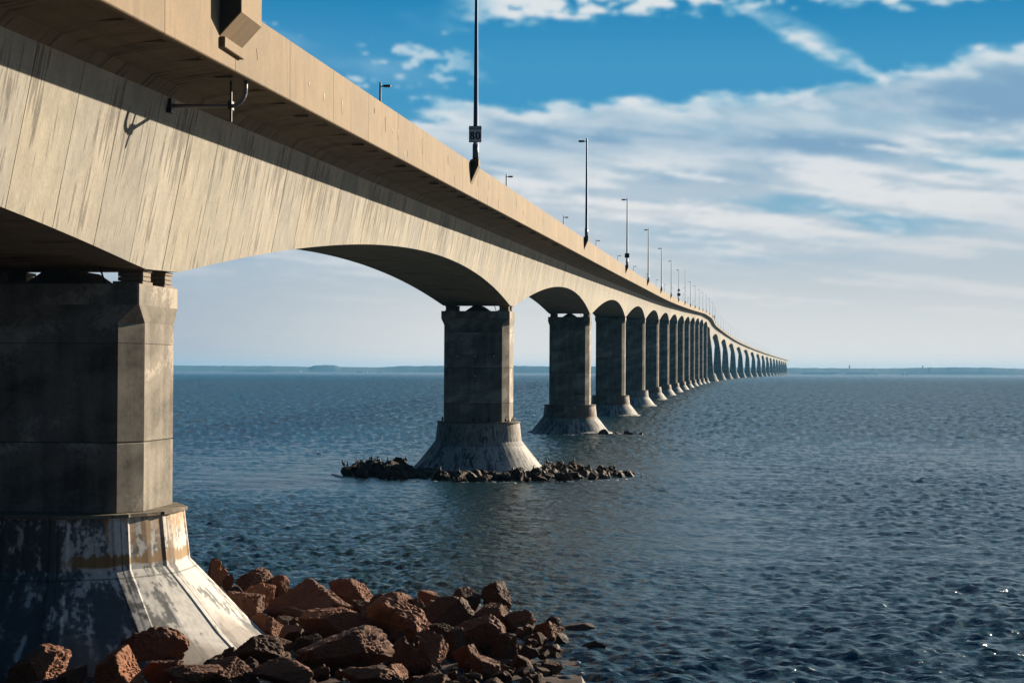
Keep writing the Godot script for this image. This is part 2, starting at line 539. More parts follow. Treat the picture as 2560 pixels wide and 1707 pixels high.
func materials() -> void:
	var con := concrete(3, 0.8, 0.9, 0.0, true)
	var smooth_con := concrete(23, 0.3, 0.3, 0.0)
	var board := concrete(43, 0.5, 0.9, 1.0)
	var spots := blotches(71)
	M.web = []
	for k in 6:
		var m := mat([Color(0.490, 0.440, 0.362), Color(0.425, 0.388, 0.330), Color(0.525, 0.472, 0.392), Color(0.450, 0.412, 0.352), Color(0.500, 0.445, 0.352), Color(0.468, 0.425, 0.345)][k], 0.85, con, 1.0 / 12.0, 1.2)
		m.uv1_offset = Vector3(0.27 * k, 0.0, 0)
		M.web.append(m)
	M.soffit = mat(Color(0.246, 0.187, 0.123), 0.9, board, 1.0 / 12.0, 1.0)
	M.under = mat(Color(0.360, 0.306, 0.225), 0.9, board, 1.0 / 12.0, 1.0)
	M.fascia = []
	for k in 3:
		var m := mat(Color(0.375, 0.262, 0.152) * [1.0, 0.95, 1.04][k], 0.85, smooth_con, 1.0 / 12.0, 0.8)
		m.uv1_offset = Vector3(0.31 * k, 0.1 * k, 0)
		M.fascia.append(m)
	M.lime = mat(Color(0.42, 0.36, 0.27), 0.9)
	M.damp = mat(Color(0.24, 0.165, 0.10), 0.9)
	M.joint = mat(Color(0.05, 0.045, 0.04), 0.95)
	M.shaft = []
	for k in 3:
		var m := mat(Color(0.463, 0.406, 0.332) * [1.0, 0.92, 1.05][k], 0.88, spots, 0.1, 1.0)
		m.uv1_offset = Vector3(0.37 * k, 0.23 * k, 0)
		M.shaft.append(m)
	M.foot_near = mat(Color.WHITE, 0.7)
	M.foot_near.albedo_texture = foot_paint(5, true)
	M.foot = mat(Color.WHITE, 0.75)
	M.foot.albedo_texture = foot_paint(9, false)
	M.foot_rusty = mat(Color.WHITE, 0.75)
	M.foot_rusty.albedo_texture = foot_paint(14, false, true)
	M.rim = mat(Color(0.288, 0.232, 0.160), 0.85, con)
	M.bearing = mat(Color(0.336, 0.264, 0.200), 0.8, smooth_con, 0.3)
	M.steel = mat(Color(0.10, 0.12, 0.15), 0.42)
	M.steel.metallic = 0.35
	M.dark_steel = mat(Color(0.03, 0.032, 0.035), 0.5)
	M.pipe = mat(Color(0.16, 0.15, 0.17), 0.35)
	M.sign_face = mat(Color(0.62, 0.62, 0.62), 0.5)
	M.ink = mat(Color(0.012, 0.012, 0.012), 0.6)
	M.lens = mat(Color(0.5, 0.5, 0.48), 0.3)
	M.asphalt = mat(Color(0.05, 0.05, 0.05), 0.9)
	var st := stone(91)
	M.stone = []
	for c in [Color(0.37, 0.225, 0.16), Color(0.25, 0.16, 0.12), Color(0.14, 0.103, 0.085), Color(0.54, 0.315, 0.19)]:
		var m := mat(c, 0.85, st, 0.35, 3.5)
		m.uv1_triplanar = true
		M.stone.append(m)
	M.wet = mat(Color(0.08, 0.053, 0.04), 0.72, st, 0.5, 3.0)
	M.wet.uv1_triplanar = true
	M.foam = mat(Color(0.55, 0.57, 0.58), 0.7)
	M.feather = mat(Color(0.012, 0.011, 0.012), 0.6)
	M.land = mat(Color(0.075, 0.09, 0.07), 0.95)
	M.house = mat(Color(0.75, 0.73, 0.7), 0.8)
	M.field = mat(Color(0.16, 0.14, 0.07), 0.95)

# ---------------------------------------------------------------- bridge deck
func approach_bottom(d: float) -> float:
	var u := fposmod(d - P0, SPAN)
	if d < P0 - SPAN:
		u = 0.0
	var rise := 0.0
	var flat := 1.7
	if u > flat and u < SPAN - flat:
		var t := (u - flat) / (SPAN - 2 * flat)
		rise = 2.6 * 4.0 * t * (1.0 - t)
	return deck(d) - 5.6 + rise

var main_at := []      # distances of the tall piers

func main_bottom(d: float) -> float:
	var u := 1e9
	for m in main_at:
		u = minf(u, absf(d - m))
	var t := clampf((u - 4.0) / 121.0, 0, 1)
	return deck(d) - 4.6 - 10.0 * pow(1.0 - t, 2.1)

func section(d: float, bottom: float, inset := 0.0) -> PackedVector3Array:
	var y := deck(d)
	var r := PackedVector3Array()
	var web := clampf(3.87 - 0.197 * (y - 0.5 - bottom), 2.4, 3.87)
	var half := [Vector2(6.25, y + 0.55), Vector2(6.25, y + 0.02), Vector2(6.05, y - 0.02), Vector2(6.0, y + 0.05), Vector2(5.1, y - 0.04), Vector2(4.2, y - 0.2), Vector2(3.87, y - 0.5), Vector2(web, bottom)]
	for i in half.size():
		r.append(at(d, half[i].x - inset, half[i].y + (inset if i >= 1 else -inset)))
	for i in range(half.size() - 1, -1, -1):
		r.append(at(d, -half[i].x + inset, half[i].y + (inset if i >= 1 else -inset)))
	return r

# surface of each strip of the section: 0 web, 1 soffit, 2 underside
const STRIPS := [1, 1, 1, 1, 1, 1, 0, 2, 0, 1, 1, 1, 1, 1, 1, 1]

func girder_mesh(ds: Array, inset: float, mats: Array, main := false) -> ArrayMesh:
	var s := Shape.new()
	var rings := []
	var us := []
	for d in ds:
		rings.append(section(d, main_bottom(d) if main else approach_bottom(d), inset))
		us.append(float(d))
	s.loft(0, rings, us, false, STRIPS)
	s.mirror_caps(0, rings)
	return s.mesh(mats)

func panel(d0: float, d1: float, side: float, steps := 1) -> Shape:
	var s := Shape.new()
	var rings := []
	var us := []
	for i in steps + 1:
		var d := lerpf(d0, d1, float(i) / steps)
		var y := deck(d)
		var r := PackedVector3Array()
		for p in [Vector2(6.255, -0.05), Vector2(6.40, -0.05), Vector2(6.43, -0.02), Vector2(6.42, 1.86), Vector2(6.38, 1.9), Vector2(6.20, 1.9), Vector2(6.14, 0.57), Vector2(6.255, 0.57)]:
			r.append(at(d, p.x * side, y + p.y))
		rings.append(r)
		us.append(d)
	s.loft(0, rings, us)
	return s

# an outward wedge on the parapet that carries a lamp: flat top, slanting lower face
func wedge(size: float, length: float, below: float, above: float, straight: float) -> Shape:
	var s := Shape.new()
	var rings := []
	for z in [length / 2, -length / 2]:
		var r := PackedVector3Array()
		for p in [Vector2(-0.03, above), Vector2(size, above), Vector2(size, -straight), Vector2(0.004, -below), Vector2(-0.03, -below)]:
			r.append(Vector3(p.x, p.y, z))
		rings.append(r)
	s.loft(0, rings, [0.0, length])
	return s

func shade_end(size: float, length: float, below: float, above: float, straight: float) -> Shape:
	# dark plate over a bracket end facing the shore: shade put into its colour
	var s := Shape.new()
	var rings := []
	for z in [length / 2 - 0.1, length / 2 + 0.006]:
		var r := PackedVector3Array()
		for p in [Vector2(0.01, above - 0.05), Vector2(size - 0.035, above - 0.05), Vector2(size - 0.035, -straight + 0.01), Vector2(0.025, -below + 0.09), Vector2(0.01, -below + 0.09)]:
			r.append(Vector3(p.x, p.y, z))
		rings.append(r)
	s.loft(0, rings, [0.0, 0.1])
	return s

func build_deck() -> Node3D:
	var b := thing("bridge", "long tan concrete box girder bridge curving away across the strait", "bridge")
	# near spans, segment by segment: the joints are open
	var k := 0
	for span in [-1, 0, 1]:
		var from: float = P0 + span * SPAN
		var core := []
		for i in 25:
			core.append(from + SPAN * i / 24.0)
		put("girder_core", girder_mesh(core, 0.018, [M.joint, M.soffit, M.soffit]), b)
		for i in 30:
			var d0: float = from + SPAN * i / 30.0
			var d1: float = from + SPAN * (i + 1) / 30.0
			var g: float = [0.03, 0.035, 0.03, 0.055, 0.03][(i + span) % 5]
			var shade := (k * 7 + k / 3) % 6
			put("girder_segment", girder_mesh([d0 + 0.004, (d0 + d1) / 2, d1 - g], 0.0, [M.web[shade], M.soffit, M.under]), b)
			k += 1
	for span in range(2, 13):
		var ds := []
		for i in 25:
			ds.append(P0 + (span + i / 24.0) * SPAN + (0.02 if i == 0 else 0.0))
		put("girder_span", girder_mesh(ds, 0.0, [M.web[span % 4], M.soffit, M.under]), b)
	# tall spans
	var ends: Array = [P0 + 13 * SPAN] + main_at
	for i in ends.size():
		var d0: float = ends[i]
		var d1: float = ends[i + 1] if i + 1 < ends.size() else d0 + 90.0
		var ds := []
		for j in 29:
			ds.append(lerpf(d0, d1, j / 28.0) + (0.05 if j == 0 else 0.0))
		var m: ArrayMesh
		if i == 0:
			# from the last low pier up to the first tall one
			var s := Shape.new()
			var rings := []
			for d in ds:
				var t: float = (d - d0) / (d1 - d0)
				rings.append(section(d, lerpf(deck(d) - 4.4 - 1.2 * pow(1.0 - t, 3.0), main_bottom(d), smoothstep(0.3, 0.7, t))))
			s.loft(0, rings, ds, false, STRIPS)
			s.mirror_caps(0, rings)
			m = s.mesh([M.web[1], M.soffit, M.under])
		else:
			m = girder_mesh(ds, 0.0, [M.web[i % 4], M.soffit, M.under], true)
		put("girder_span", m, b)
	# parapets: near panels one by one on the sunny side
	var step := 6.3
	var start := 0.5996 * SPAN - 15 * step + 0.3
	for i in 68:
		put("parapet_panel", panel(start + i * step, start + (i + 1) * step - (0.035 if i < 34 else 0.05), 1.0).mesh([M.fascia[(i * 5 + i / 4) % 3]]), b)
	var d := start + 68 * step
	var n := 0
	while d < 5500.0:
		var len := 90.0 if d < 1500 else 250.0
		put("parapet_rail", panel(d, minf(d + len, 5540.0) - 0.05, 1.0, 12).mesh([M.fascia[n % 3]]), b)
		d += len
		n += 1
	d = start
	while d < 5500.0:
		var len := 90.0 if d < 1500 else 250.0
		put("parapet_rail", panel(d, minf(d + len, 5540.0) - 0.05, -1.0, 12).mesh([M.fascia[n % 3]]), b)
		d += len
		n += 1
	# pale lime runs and chips on the near parapet, thin skins a few millimetres proud
	var rng := RandomNumberGenerator.new()
	rng.seed = 31
	for i in 26:
		var ds := rng.randf_range(44.0, 150.0)
		var top := rng.randf_range(0.3, 1.5)
		var run := Shape.new()
		var wide := rng.randf_range(0.03, 0.09)
		var long := rng.randf_range(0.15, 0.7)
		var ring := PackedVector3Array()
		var back := PackedVector3Array()
		for q in [[-0.6, 0.0], [0.2, 0.06], [1.0, -0.02], [0.7, -0.45], [0.35, -1.0], [-0.1, -0.8], [-0.35, -0.4], [-1.0, -0.15]]:
			var dd: float = ds + q[0] * wide
			ring.append(at(dd, 6.438, deck(dd) + top + q[1] * long))
			back.append(at(dd, 6.41, deck(dd) + top + q[1] * long))
		run.loft(0, [back, ring], [0.0, 0.02])
		put("lime_run", run.mesh([M.lime if i % 3 else M.damp]), b)
	# the road between them
	var road := Shape.new()
	var rings := []
	var us := []
	d = start
	while d <= 5530.0:
		var y := deck(d)
		rings.append(PackedVector3Array([at(d, 6.1, y + 0.555), at(d, 6.1, y + 0.60), at(d, -6.1, y + 0.60), at(d, -6.1, y + 0.555)]))
		us.append(d)
		d += 20.0 if d < 1400 else 60.0
	road.loft(0, rings, us)
	put("roadway", road.mesh([M.asphalt]), b)
	# short drip slots in the soffit beside the parapet
	for i in 12:
		var ds := start + (i * 1.5 + 14.2) * step
		var s := Shape.new()
		s.box(0, along(ds, deck(ds) - 0.01) * Transform3D(Basis(), Vector3(5.72, 0, 0)), Vector3(0.50, 0.06, 0.08))
		put("drip_slot", s.mesh([M.joint]), b)
	# drain pipe slung below the soffit
	var dp := 0.5565 * SPAN
	var yp := deck(dp) - 0.75
	var pipe := Shape.new()
	var pts := PackedVector3Array([at(dp, 3.7, yp), at(dp, 5.0, yp - 0.02), at(dp, 5.75, yp - 0.03)])
	var rad := [0.06, 0.06, 0.06]
	for i in range(1, 8):
		var a := i * PI / 14
		pts.append(at(dp, 5.75 + 0.42 * sin(a), yp - 0.03 + 0.5 * (1 - cos(a))))
		rad.append(0.06)
	pts.append(at(dp, 6.17, yp + 0.78))
	rad.append(0.06)
	pipe.tube(0, pts, rad, 12)
	put("drain_pipe", pipe.mesh([M.pipe], true), b)
	var rod := Shape.new()
	rod.tube(0, PackedVector3Array([at(dp, 5.72, yp - 0.50), at(dp, 5.72, yp + 0.72)]), [0.04, 0.04], 8)
	rod.box(0, along(dp, yp - 0.02) * Transform3D(Basis(), Vector3(5.72, 0, 0)), Vector3(0.12, 0.26, 0.26))
	put("pipe_hanger", rod.mesh([M.dark_steel]), b.get_node("drain_pipe"))
	var flange := Shape.new()
	flange.box(0, along(dp, yp) * Transform3D(Basis(), Vector3(3.87, 0, 0)), Vector3(0.16, 0.42, 0.34))
	put("pipe_bracket", flange.mesh([M.dark_steel]), b.get_node("drain_pipe"))
	# the large bracket at the top of the picture
	var big := wedge(0.62, 2.1, 0.75, 2.4, 0.1).mesh([M.fascia[0]])
	var o := put("mast_bracket", big, b)
	var db := 0.529 * SPAN
	o.transform = along(db, deck(db) + 1.42) * Transform3D(Basis(), Vector3(6.43, 0, 0))
	put("shade_plate", shade_end(0.62, 2.1, 0.75, 2.4, 0.1).mesh([M.joint]), o)  # near-black plate on the bracket end, painting in its shade
	var ledge := Shape.new()
	ledge.box(0, Transform3D(), Vector3(0.16, 0.3, 2.0), 0.02)
	o = put("bracket_ledge", ledge.mesh([M.fascia[2]]), b)
	o.transform = along(db, deck(db) + 0.52) * Transform3D(Basis(), Vector3(6.49, 0, 0))
	return b

# ---------------------------------------------------------------- piers
func octagon(x: float, z: float, cx: float, cz: float, y: float) -> PackedVector3Array:
	return PackedVector3Array([Vector3(x, y, z - cz), Vector3(x, y, -z + cz), Vector3(x - cx, y, -z), Vector3(-x + cx, y, -z), Vector3(-x, y, -z + cz), Vector3(-x, y, z - cz), Vector3(-x + cx, y, z), Vector3(x - cx, y, z)])

func head_ring(x: float, z: float, cx: float, cz: float, y: float) -> PackedVector3Array:
	var r := octagon(x, z, cx, cz, y)
	var q := octagon(x, z + 0.04, 0.04, 0.05, y)
	for k in [0, 5, 6, 7]:
		r[k] = q[k]
	return r

func foot_ring(r: float, y: float, rib: float, turn: float) -> PackedVector3Array:
	# twelve flat facets with a flat rib over each edge
	var out := PackedVector3Array()
	for k in 12:
		var a0 := turn + TAU * k / 12.0
		if rib == 0.0:
			for q in 5:
				out.append(Vector3(sin(a0 + TAU * q / 60.0) * r, y, cos(a0 + TAU * q / 60.0) * r))
			continue
		var w := 0.30 / r
		var edge := r
		for p in [[a0 - w, edge * 0.992], [a0 - w * 0.75, edge + rib], [a0 + w * 0.75, edge + rib], [a0 + w, edge * 0.992]]:
			out.append(Vector3(sin(p[0]) * p[1], y, cos(p[0]) * p[1]))
		var mid := a0 + TAU / 24.0
		out.append(Vector3(sin(mid) * r * 0.985, y, cos(mid) * r * 0.985))
	return out

func foot_mesh(radii: Array, ys: Array, rib: float, material: Material, turn: float) -> ArrayMesh:
	var s := Shape.new()
	var n := 60
	var total: float = ys[0] - ys[-1]
	for i in radii.size() - 1:
		var p := foot_ring(radii[i], ys[i], rib, turn)
		var q := foot_ring(radii[i + 1], ys[i + 1], rib, turn)
		var v0: float = (ys[0] - ys[i]) / total
		var v1: float = (ys[0] - ys[i + 1]) / total
		for k in n:
			var k2 := (k + 1) % n
			var u0 := uv_round(p[k], turn)
			var u1 := uv_round(p[k2], turn)
			if u1 < u0 - 0.5:
				u1 += 1.0
			if u0 < u1 - 0.5:
				u0 += 1.0
			s.quad(0, p[k], q[k], q[k2], p[k2], Vector2(u0, v0), Vector2(u0, v1), Vector2(u1, v1), Vector2(u1, v0))
	s.cap(1, foot_ring(radii[0], ys[0], rib, turn), false)
	s.cap(1, foot_ring(radii[-1], ys[-1], rib, turn), true)
	return s.mesh([material, M.rim])

func uv_round(p: Vector3, turn: float) -> float:
	return fposmod(atan2(p.x, p.z) / TAU + 0.5 - turn / TAU, 1.0)

func shaft_mesh(rings: Array, material: Material) -> ArrayMesh:
	# u runs round the shaft and v down it
	var s := Shape.new()
	for i in rings.size() - 1:
		var p: PackedVector3Array = rings[i]
		var q: PackedVector3Array = rings[i + 1]
		var u := 0.0
		for k in 8:
			var k2 := (k + 1) % 8
			var du := p[k].distance_to(p[k2])
			s.quad(0, p[k], p[k2], q[k2], q[k], Vector2(u, -p[k].y), Vector2(u + du, -p[k].y), Vector2(u + du, -q[k].y), Vector2(u, -q[k].y))
			u += du
	s.cap(0, rings[0], true)
	s.cap(0, rings[-1], false)
	return s.mesh([material])

func low_pier(i: int) -> void:
	var d := P0 + i * SPAN
	var top := approach_bottom(d) + drop(d) - (0.52 if i < 3 else 0.03)
	var names := ["massive grey concrete pier at left edge with patchy white flared foot", "second concrete pier rising from a rocky islet covered with birds", "third concrete pier with a few rocks at its dark streaked foot"]
	var label := "%s low concrete pier from the shore, flared foot standing in open water" % ORD[i]
	if i < 3:
		label = names[i]
	var p := thing("bridge_pier", label, "bridge pier", along(d, -drop(d)), "low piers under the near spans")
	var near := i == 0
	var rim := 4.35 if i < 2 else 4.0
	var r0: float = [3.46, 3.5, 3.55][mini(i, 2)]
	var wide := 1.17 if near else 1.0
	# foot: upright collar above a flared cone
	var yb := rim - 1.65
	put("flared_foot", foot_mesh([r0, r0 + 0.2, r0 + 0.95 * wide, r0 + 1.75 * wide, r0 + 2.35 * wide, r0 + 3.0 * wide], [rim, yb, yb - 0.95, yb - 1.95, 0.15, -1.2], 0.012 if near else 0.0, M.foot_near if near else (M.foot if i == 1 or i == 4 else M.foot_rusty), TAU / 24.0), p)
	if i < 5:
		var lip := Shape.new()
		lip.loft(0, [foot_ring(r0 + 0.09, rim - 0.005, 0.012 if near else 0.0, TAU / 24.0), foot_ring(r0 + 0.10, rim - 0.10, 0.012 if near else 0.0, TAU / 24.0)], [0.0, 0.1])
		put("rim", lip.mesh([M.rim]), p)
	# shaft: sections with open joints, chamfered corners that end below a square head
	var x := 2.8
	var z := 2.3
	var cx := 0.52
	var cz := 0.9
	var cuts := [rim + 0.004]
	var head := top - 1.78
	if i < 4:
		var y := head - 3.0
		var list := []
		while y > rim + 1.2:
			list.push_front(y)
			y -= 3.0
		cuts += list
	cuts.append(head)
	for k in cuts.size() - 1:
		var y0: float = cuts[k] + (0.014 if k else 0.0)
		var y1: float = cuts[k + 1] - 0.014
		put("shaft_section", shaft_mesh([octagon(x - 0.015, z - 0.015, cx, cz, y0), octagon(x, z, cx, cz, y0 + 0.02), octagon(x, z, cx, cz, y1 - 0.02), octagon(x - 0.015, z - 0.015, cx, cz, y1)], M.shaft[(i + k) % 3]), p)
	if cuts.size() > 2:
		put("shaft_core", shaft_mesh([octagon(x - 0.05, z - 0.05, cx, cz, rim + 0.02), octagon(x - 0.05, z - 0.05, cx, cz, head + 0.02)], M.joint), p)
	put("pier_head", shaft_mesh([octagon(x, z, cx, cz, head), octagon(x, z, cx, cz, head + 0.62), head_ring(x + 0.12, z, cx, cz, head + 1.15), head_ring(x + 0.12, z, cx, cz, top)], M.shaft[(i + 1) % 3]), p)
	# bearings under the girder webs, and cross bracing between them
	if i < 3:
		for sx in [-1, 1]:
			for sz in [-1.15, 0.95]:
				var s := Shape.new()
				s.box(0, Transform3D(Basis(), Vector3(sx * 2.25, top + 0.06, sz)), Vector3(0.95, 0.12, 0.95), 0.01)
				s.box(0, Transform3D(Basis(), Vector3(sx * 2.3, top + 0.20, sz)), Vector3(0.8, 0.12, 0.72), 0.01)
				s.box(0, Transform3D(Basis(), Vector3(sx * 2.3, top + 0.34, sz)), Vector3(0.8, 0.13, 0.72), 0.01)
				s.box(0, Transform3D(Basis(), Vector3(sx * 2.3, top + 0.47, sz)), Vector3(0.86, 0.10, 0.80), 0.01)
				put("bearing", s.mesh([M.bearing]), p)
		var hump := Shape.new()
		hump.loft(0, [PackedVector3Array([Vector3(-1.0, top, -1.6), Vector3(1.0, top, -1.6), Vector3(0.25, top + 0.5, -1.6), Vector3(-0.25, top + 0.5, -1.6)]), PackedVector3Array([Vector3(-1.0, top, 1.6), Vector3(1.0, top, 1.6), Vector3(0.25, top + 0.5, 1.6), Vector3(-0.25, top + 0.5, 1.6)])], [0.0, 3.2])
		put("shear_key", hump.mesh([M.joint]), p)
		for sx in [-1, 1]:
			var brace := Shape.new()
			brace.tube(0, PackedVector3Array([Vector3(sx * 1.72, top, 1.9), Vector3(sx * 1.55, top + 0.5, 1.9)]), [0.03, 0.03], 6)
			put("strut", brace.mesh([M.dark_steel]), p)
	if near:
		# small lifting pockets and drain spouts in the front face
		for q in [Vector2(-1.9, 8.9), Vector2(-0.75, 8.86), Vector2(0.35, 8.9), Vector2(-1.3, 7.4), Vector2(0.9, 7.45)]:
			var s := Shape.new()
			s.tube(0, PackedVector3Array([Vector3(q.x, q.y, z - 0.02), Vector3(q.x, q.y, z + 0.05)]), [0.06, 0.05], 8)
			put("drain_spout", s.mesh([M.rim]), p)
	elif i == 1:
		for q in [Vector2(-1.5, 9.9), Vector2(0.0, 9.9), Vector2(1.6, 9.9), Vector2(0.0, 8.2)]:
			var s := Shape.new()
			s.tube(0, PackedVector3Array([Vector3(q.x, q.y, z - 0.02), Vector3(q.x, q.y, z + 0.08)]), [0.08, 0.07], 8)
			put("drain_spout", s.mesh([M.lens]), p)

func tall_pier(i: int) -> void:
	var d: float = main_at[i]
	var y := main_bottom(d) + drop(d)
	var p := thing("tall_pier", "%s tall waisted concrete pier beyond the row of low piers" % ORD[i], "bridge pier", along(d, -drop(d)), "tall piers under the far spans")
	var s := Shape.new()
	var rings := []
	var ys := []
	for r in [[10.0, -1.5], [9.6, 0.0], [7.4, 3.2], [6.1, 6.6], [5.8, 7.2]]:
		var ring := PackedVector3Array()
		for k in 24:
			ring.append(Vector3(cos(TAU * k / 24) * r[0], r[1], sin(TAU * k / 24) * r[0]))
		rings.append(ring)
		ys.append(float(r[1]))
	s.loft(0, rings, ys)
	put("ice_cone", s.mesh([M.web[2]]), p)
	rings = []
	for r in [[4.6, 4.4, 7.0], [4.0, 3.4, 14.0], [3.6, 3.1, 20.0], [3.2, 3.7, y - 6.0], [2.9, 5.2, y - 2.0], [2.6, 7.5, y + 0.8]]:
		rings.append(octagon(r[0], r[1], r[0] * 0.2, r[1] * 0.22, r[2]))
	put("shaft", shaft_mesh(rings, M.shaft[i % 3]), p)

# ---------------------------------------------------------------- lamps and signs
func lamp(height: float, toward: float, tall: bool) -> Node3D:
	var o := thing("lamp_post", "", "lamp post")
	var s := Shape.new()
	var r := 0.14
	s.tube(0, PackedVector3Array([Vector3(0, 0, 0), Vector3(0, 0.9, 0), Vector3(0, 0.92, 0), Vector3(0, height, 0)]), [r * 1.25, r * 1.25, r, r * 0.55], 12)
	put("pole", s.mesh([M.steel], true), o)
	var foot := Shape.new()
	foot.box(0, Transform3D(Basis(), Vector3(0, 0.03, 0)), Vector3(0.44, 0.06, 0.44), 0.01)
	put("base_plate", foot.mesh([M.dark_steel]), o)
	if tall:
		for q in [[height * 0.72, 0.5], [height * 0.42, 0.8], [height * 0.9, 0.35]]:
			var arm := Shape.new()
			arm.box(0, Transform3D(Basis(), Vector3(toward * q[1] * 0.5, q[0], 0)), Vector3(q[1], 0.10, 0.12), 0.02)
			put("camera_arm", arm.mesh([M.dark_steel]), o)
	else:
		var arm := Shape.new()
		arm.tube(0, PackedVector3Array([Vector3(0, height - 0.34, 0), Vector3(toward * 0.3, height - 0.32, 0)]), [0.05, 0.05], 8)
		put("arm", arm.mesh([M.dark_steel]), o)
		var head := Shape.new()
		head.box(0, Transform3D(Basis(), Vector3(toward * 0.56, height - 0.31, 0)), Vector3(0.62, 0.17, 0.38), 0.04)
		put("lamp_head", head.mesh([M.dark_steel]), o)
		var glass := Shape.new()
		glass.box(0, Transform3D(Basis(), Vector3(toward * 0.60, height - 0.405, 0)), Vector3(0.40, 0.02, 0.26))
		put("lens", glass.mesh([M.lens]), o.get_node("lamp_head"))
	return o

func build_lamps() -> void:
	var near_lamp := lamp(10.4, -1.0, false)
	var tall_mast := lamp(13.2, -1.0, true)
	var far_lamp := lamp(10.4, 1.0, false)
	var base := wedge(0.46, 0.7, 1.25, 0.08, 0.22).mesh([M.fascia[1]])
	var shade_end_mesh := shade_end(0.46, 0.7, 1.25, 0.08, 0.22).mesh([M.joint])
	var tall_count := 0
	for k in 44:
		var d := 1.046 * SPAN + k * 0.897 * SPAN
		var spot := along(d, deck(d) + 1.9 + 0.08) * Transform3D(Basis(), Vector3(6.66, 0, 0))
		var tall := k % 9 == 7
		var label := "%s lamp post standing on the right parapet, counted from the shore" % (ORD[mini(k, 19)])
		var group := "lamp posts along the right parapet"
		if k > 15:
			label = "slender distant lamp post on the right parapet above the tall piers"
		if k == 0:
			label = "nearest lamp post, cut by the top edge, carrying the speed limit sign"
		if tall:
			label = "%s taller mast without a lamp head on the right parapet" % ORD[tall_count]
			group = "tall masts along the bridge"
			tall_count += 1
		var o: Node3D
		if tall and tall_count == 1:
			o = tall_mast
		elif not tall and k == 0:
			o = near_lamp
		else:
			o = copy(tall_mast if tall else near_lamp, spot, label, group)
		o.transform = spot
		tag(o, label, "lamp post", group)
		var w := MeshInstance3D.new()
		w.name = "pedestal"
		w.mesh = base
		get_node("bridge").add_child(w, true)
		if w.name != "pedestal":
			w.name = "pedestal_%03d" % k
		w.transform = along(d, deck(d) + 1.9) * Transform3D(Basis(), Vector3(6.42, 0, 0))
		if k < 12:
			put("shade_plate", shade_end_mesh, w)  # dark plate closing the pedestal end, shade given as colour
	for k in 20:
		var d := 1.483 * SPAN + k * 0.905 * SPAN
		var spot := along(d, deck(d) + 1.9) * Transform3D(Basis(), Vector3(-6.9, 0.08, 0))
		var label := "%s lamp on the far left parapet whose top shows above the deck" % ORD[k]
		var o: Node3D = far_lamp
		if k > 0:
			o = copy(far_lamp, spot, label, "lamps on the far parapet")
		o.transform = spot
		tag(o, label, "lamp post", "lamps on the far parapet")
		var w := MeshInstance3D.new()
		w.name = "far_pedestal"
		w.mesh = base
		get_node("bridge").add_child(w, true)
		if w.name != "far_pedestal":
			w.name = "far_pedestal_%03d" % k
		w.transform = along(d, deck(d) + 1.9) * Transform3D(Basis(Vector3.UP, PI), Vector3(-6.42, 0, 0))

func lettering(text: String, height: float, parent: Node3D, where: Vector3, called: String, bold: bool) -> void:
	var t := TextMesh.new()
	var font := SystemFont.new()
	font.font_names = PackedStringArray(["Droid Sans"])
	font.font_weight = 700 if bold else 400
	t.font = font
	t.text = text
	t.font_size = 64
	t.pixel_size = height / 46.0
	t.depth = 0.006
	t.material = M.ink
	var o := put(called, t, parent)
	o.position = where

func build_signs() -> void:
	var d := 1.046 * SPAN
	var y := deck(d) + 1.98
	var s := thing("speed_limit_sign", "grey speed limit sign reading 80 bolted to the nearest lamp post", "road sign", along(d, y) * Transform3D(Basis(), Vector3(6.66, 1.0, 0.19)))
	var plate := Shape.new()
	plate.box(0, Transform3D(Basis(), Vector3(0, 0.46, 0)), Vector3(0.70, 0.92, 0.02), 0.004)
	put("plate", plate.mesh([M.sign_face]), s)
	for q in [[Vector3(0, 0.905, 0.014), Vector3(0.70, 0.035, 0.012)], [Vector3(0, 0.015, 0.014), Vector3(0.70, 0.035, 0.012)], [Vector3(-0.335, 0.46, 0.014), Vector3(0.034, 0.86, 0.012)], [Vector3(0.335, 0.46, 0.014), Vector3(0.034, 0.86, 0.012)]]:
		var bar := Shape.new()
		bar.box(0, Transform3D(Basis(), q[0]), q[1])
		put("border", bar.mesh([M.ink]), s)
	lettering("MAXIMUM", 0.105, s, Vector3(0, 0.78, 0.016), "lettering", true)
	lettering("80", 0.42, s, Vector3(0, 0.36, 0.016), "numerals", true)
	var clamp_ := Shape.new()
	clamp_.box(0, Transform3D(Basis(), Vector3(0, 0.25, -0.03)), Vector3(0.1, 0.06, 0.05))
	clamp_.box(0, Transform3D(Basis(), Vector3(0, 0.7, -0.03)), Vector3(0.1, 0.06, 0.05))
	put("clamp", clamp_.mesh([M.dark_steel]), s)
	d = 1.046 * SPAN + 2 * 0.897 * SPAN
	s = thing("small_sign", "small dark square sign low on the third lamp post", "road sign", along(d, deck(d) + 1.98) * Transform3D(Basis(), Vector3(6.66, 1.15, 0.17)))
	plate = Shape.new()
	plate.box(0, Transform3D(Basis(), Vector3(0, 0.35, 0)), Vector3(0.70, 0.70, 0.02), 0.004)
	put("plate", plate.mesh([M.dark_steel]), s)
	for k in [6, 15]:
		d = 1.046 * SPAN + k * 0.897 * SPAN
		s = thing("signal_box", "dark round signal lights on the %s lamp post" % ("seventh" if k == 6 else "sixteenth"), "traffic signal", along(d, deck(d) + 1.98) * Transform3D(Basis(), Vector3(6.66, 1.2, 0.2)))
		for q in [[0.35, 0.62], [1.9, 0.42]]:
			var disc := Shape.new()
			disc.tube(0, PackedVector3Array([Vector3(0, q[0], -0.1), Vector3(0, q[0], 0.06), Vector3(0, q[0], 0.12)]), [q[1], q[1], q[1] * 0.9], 16)
			put("signal_head", disc.mesh([M.dark_steel]), s)

# ---------------------------------------------------------------- stones and birds
var ico_v := PackedVector3Array()
var ico_f := PackedInt32Array()

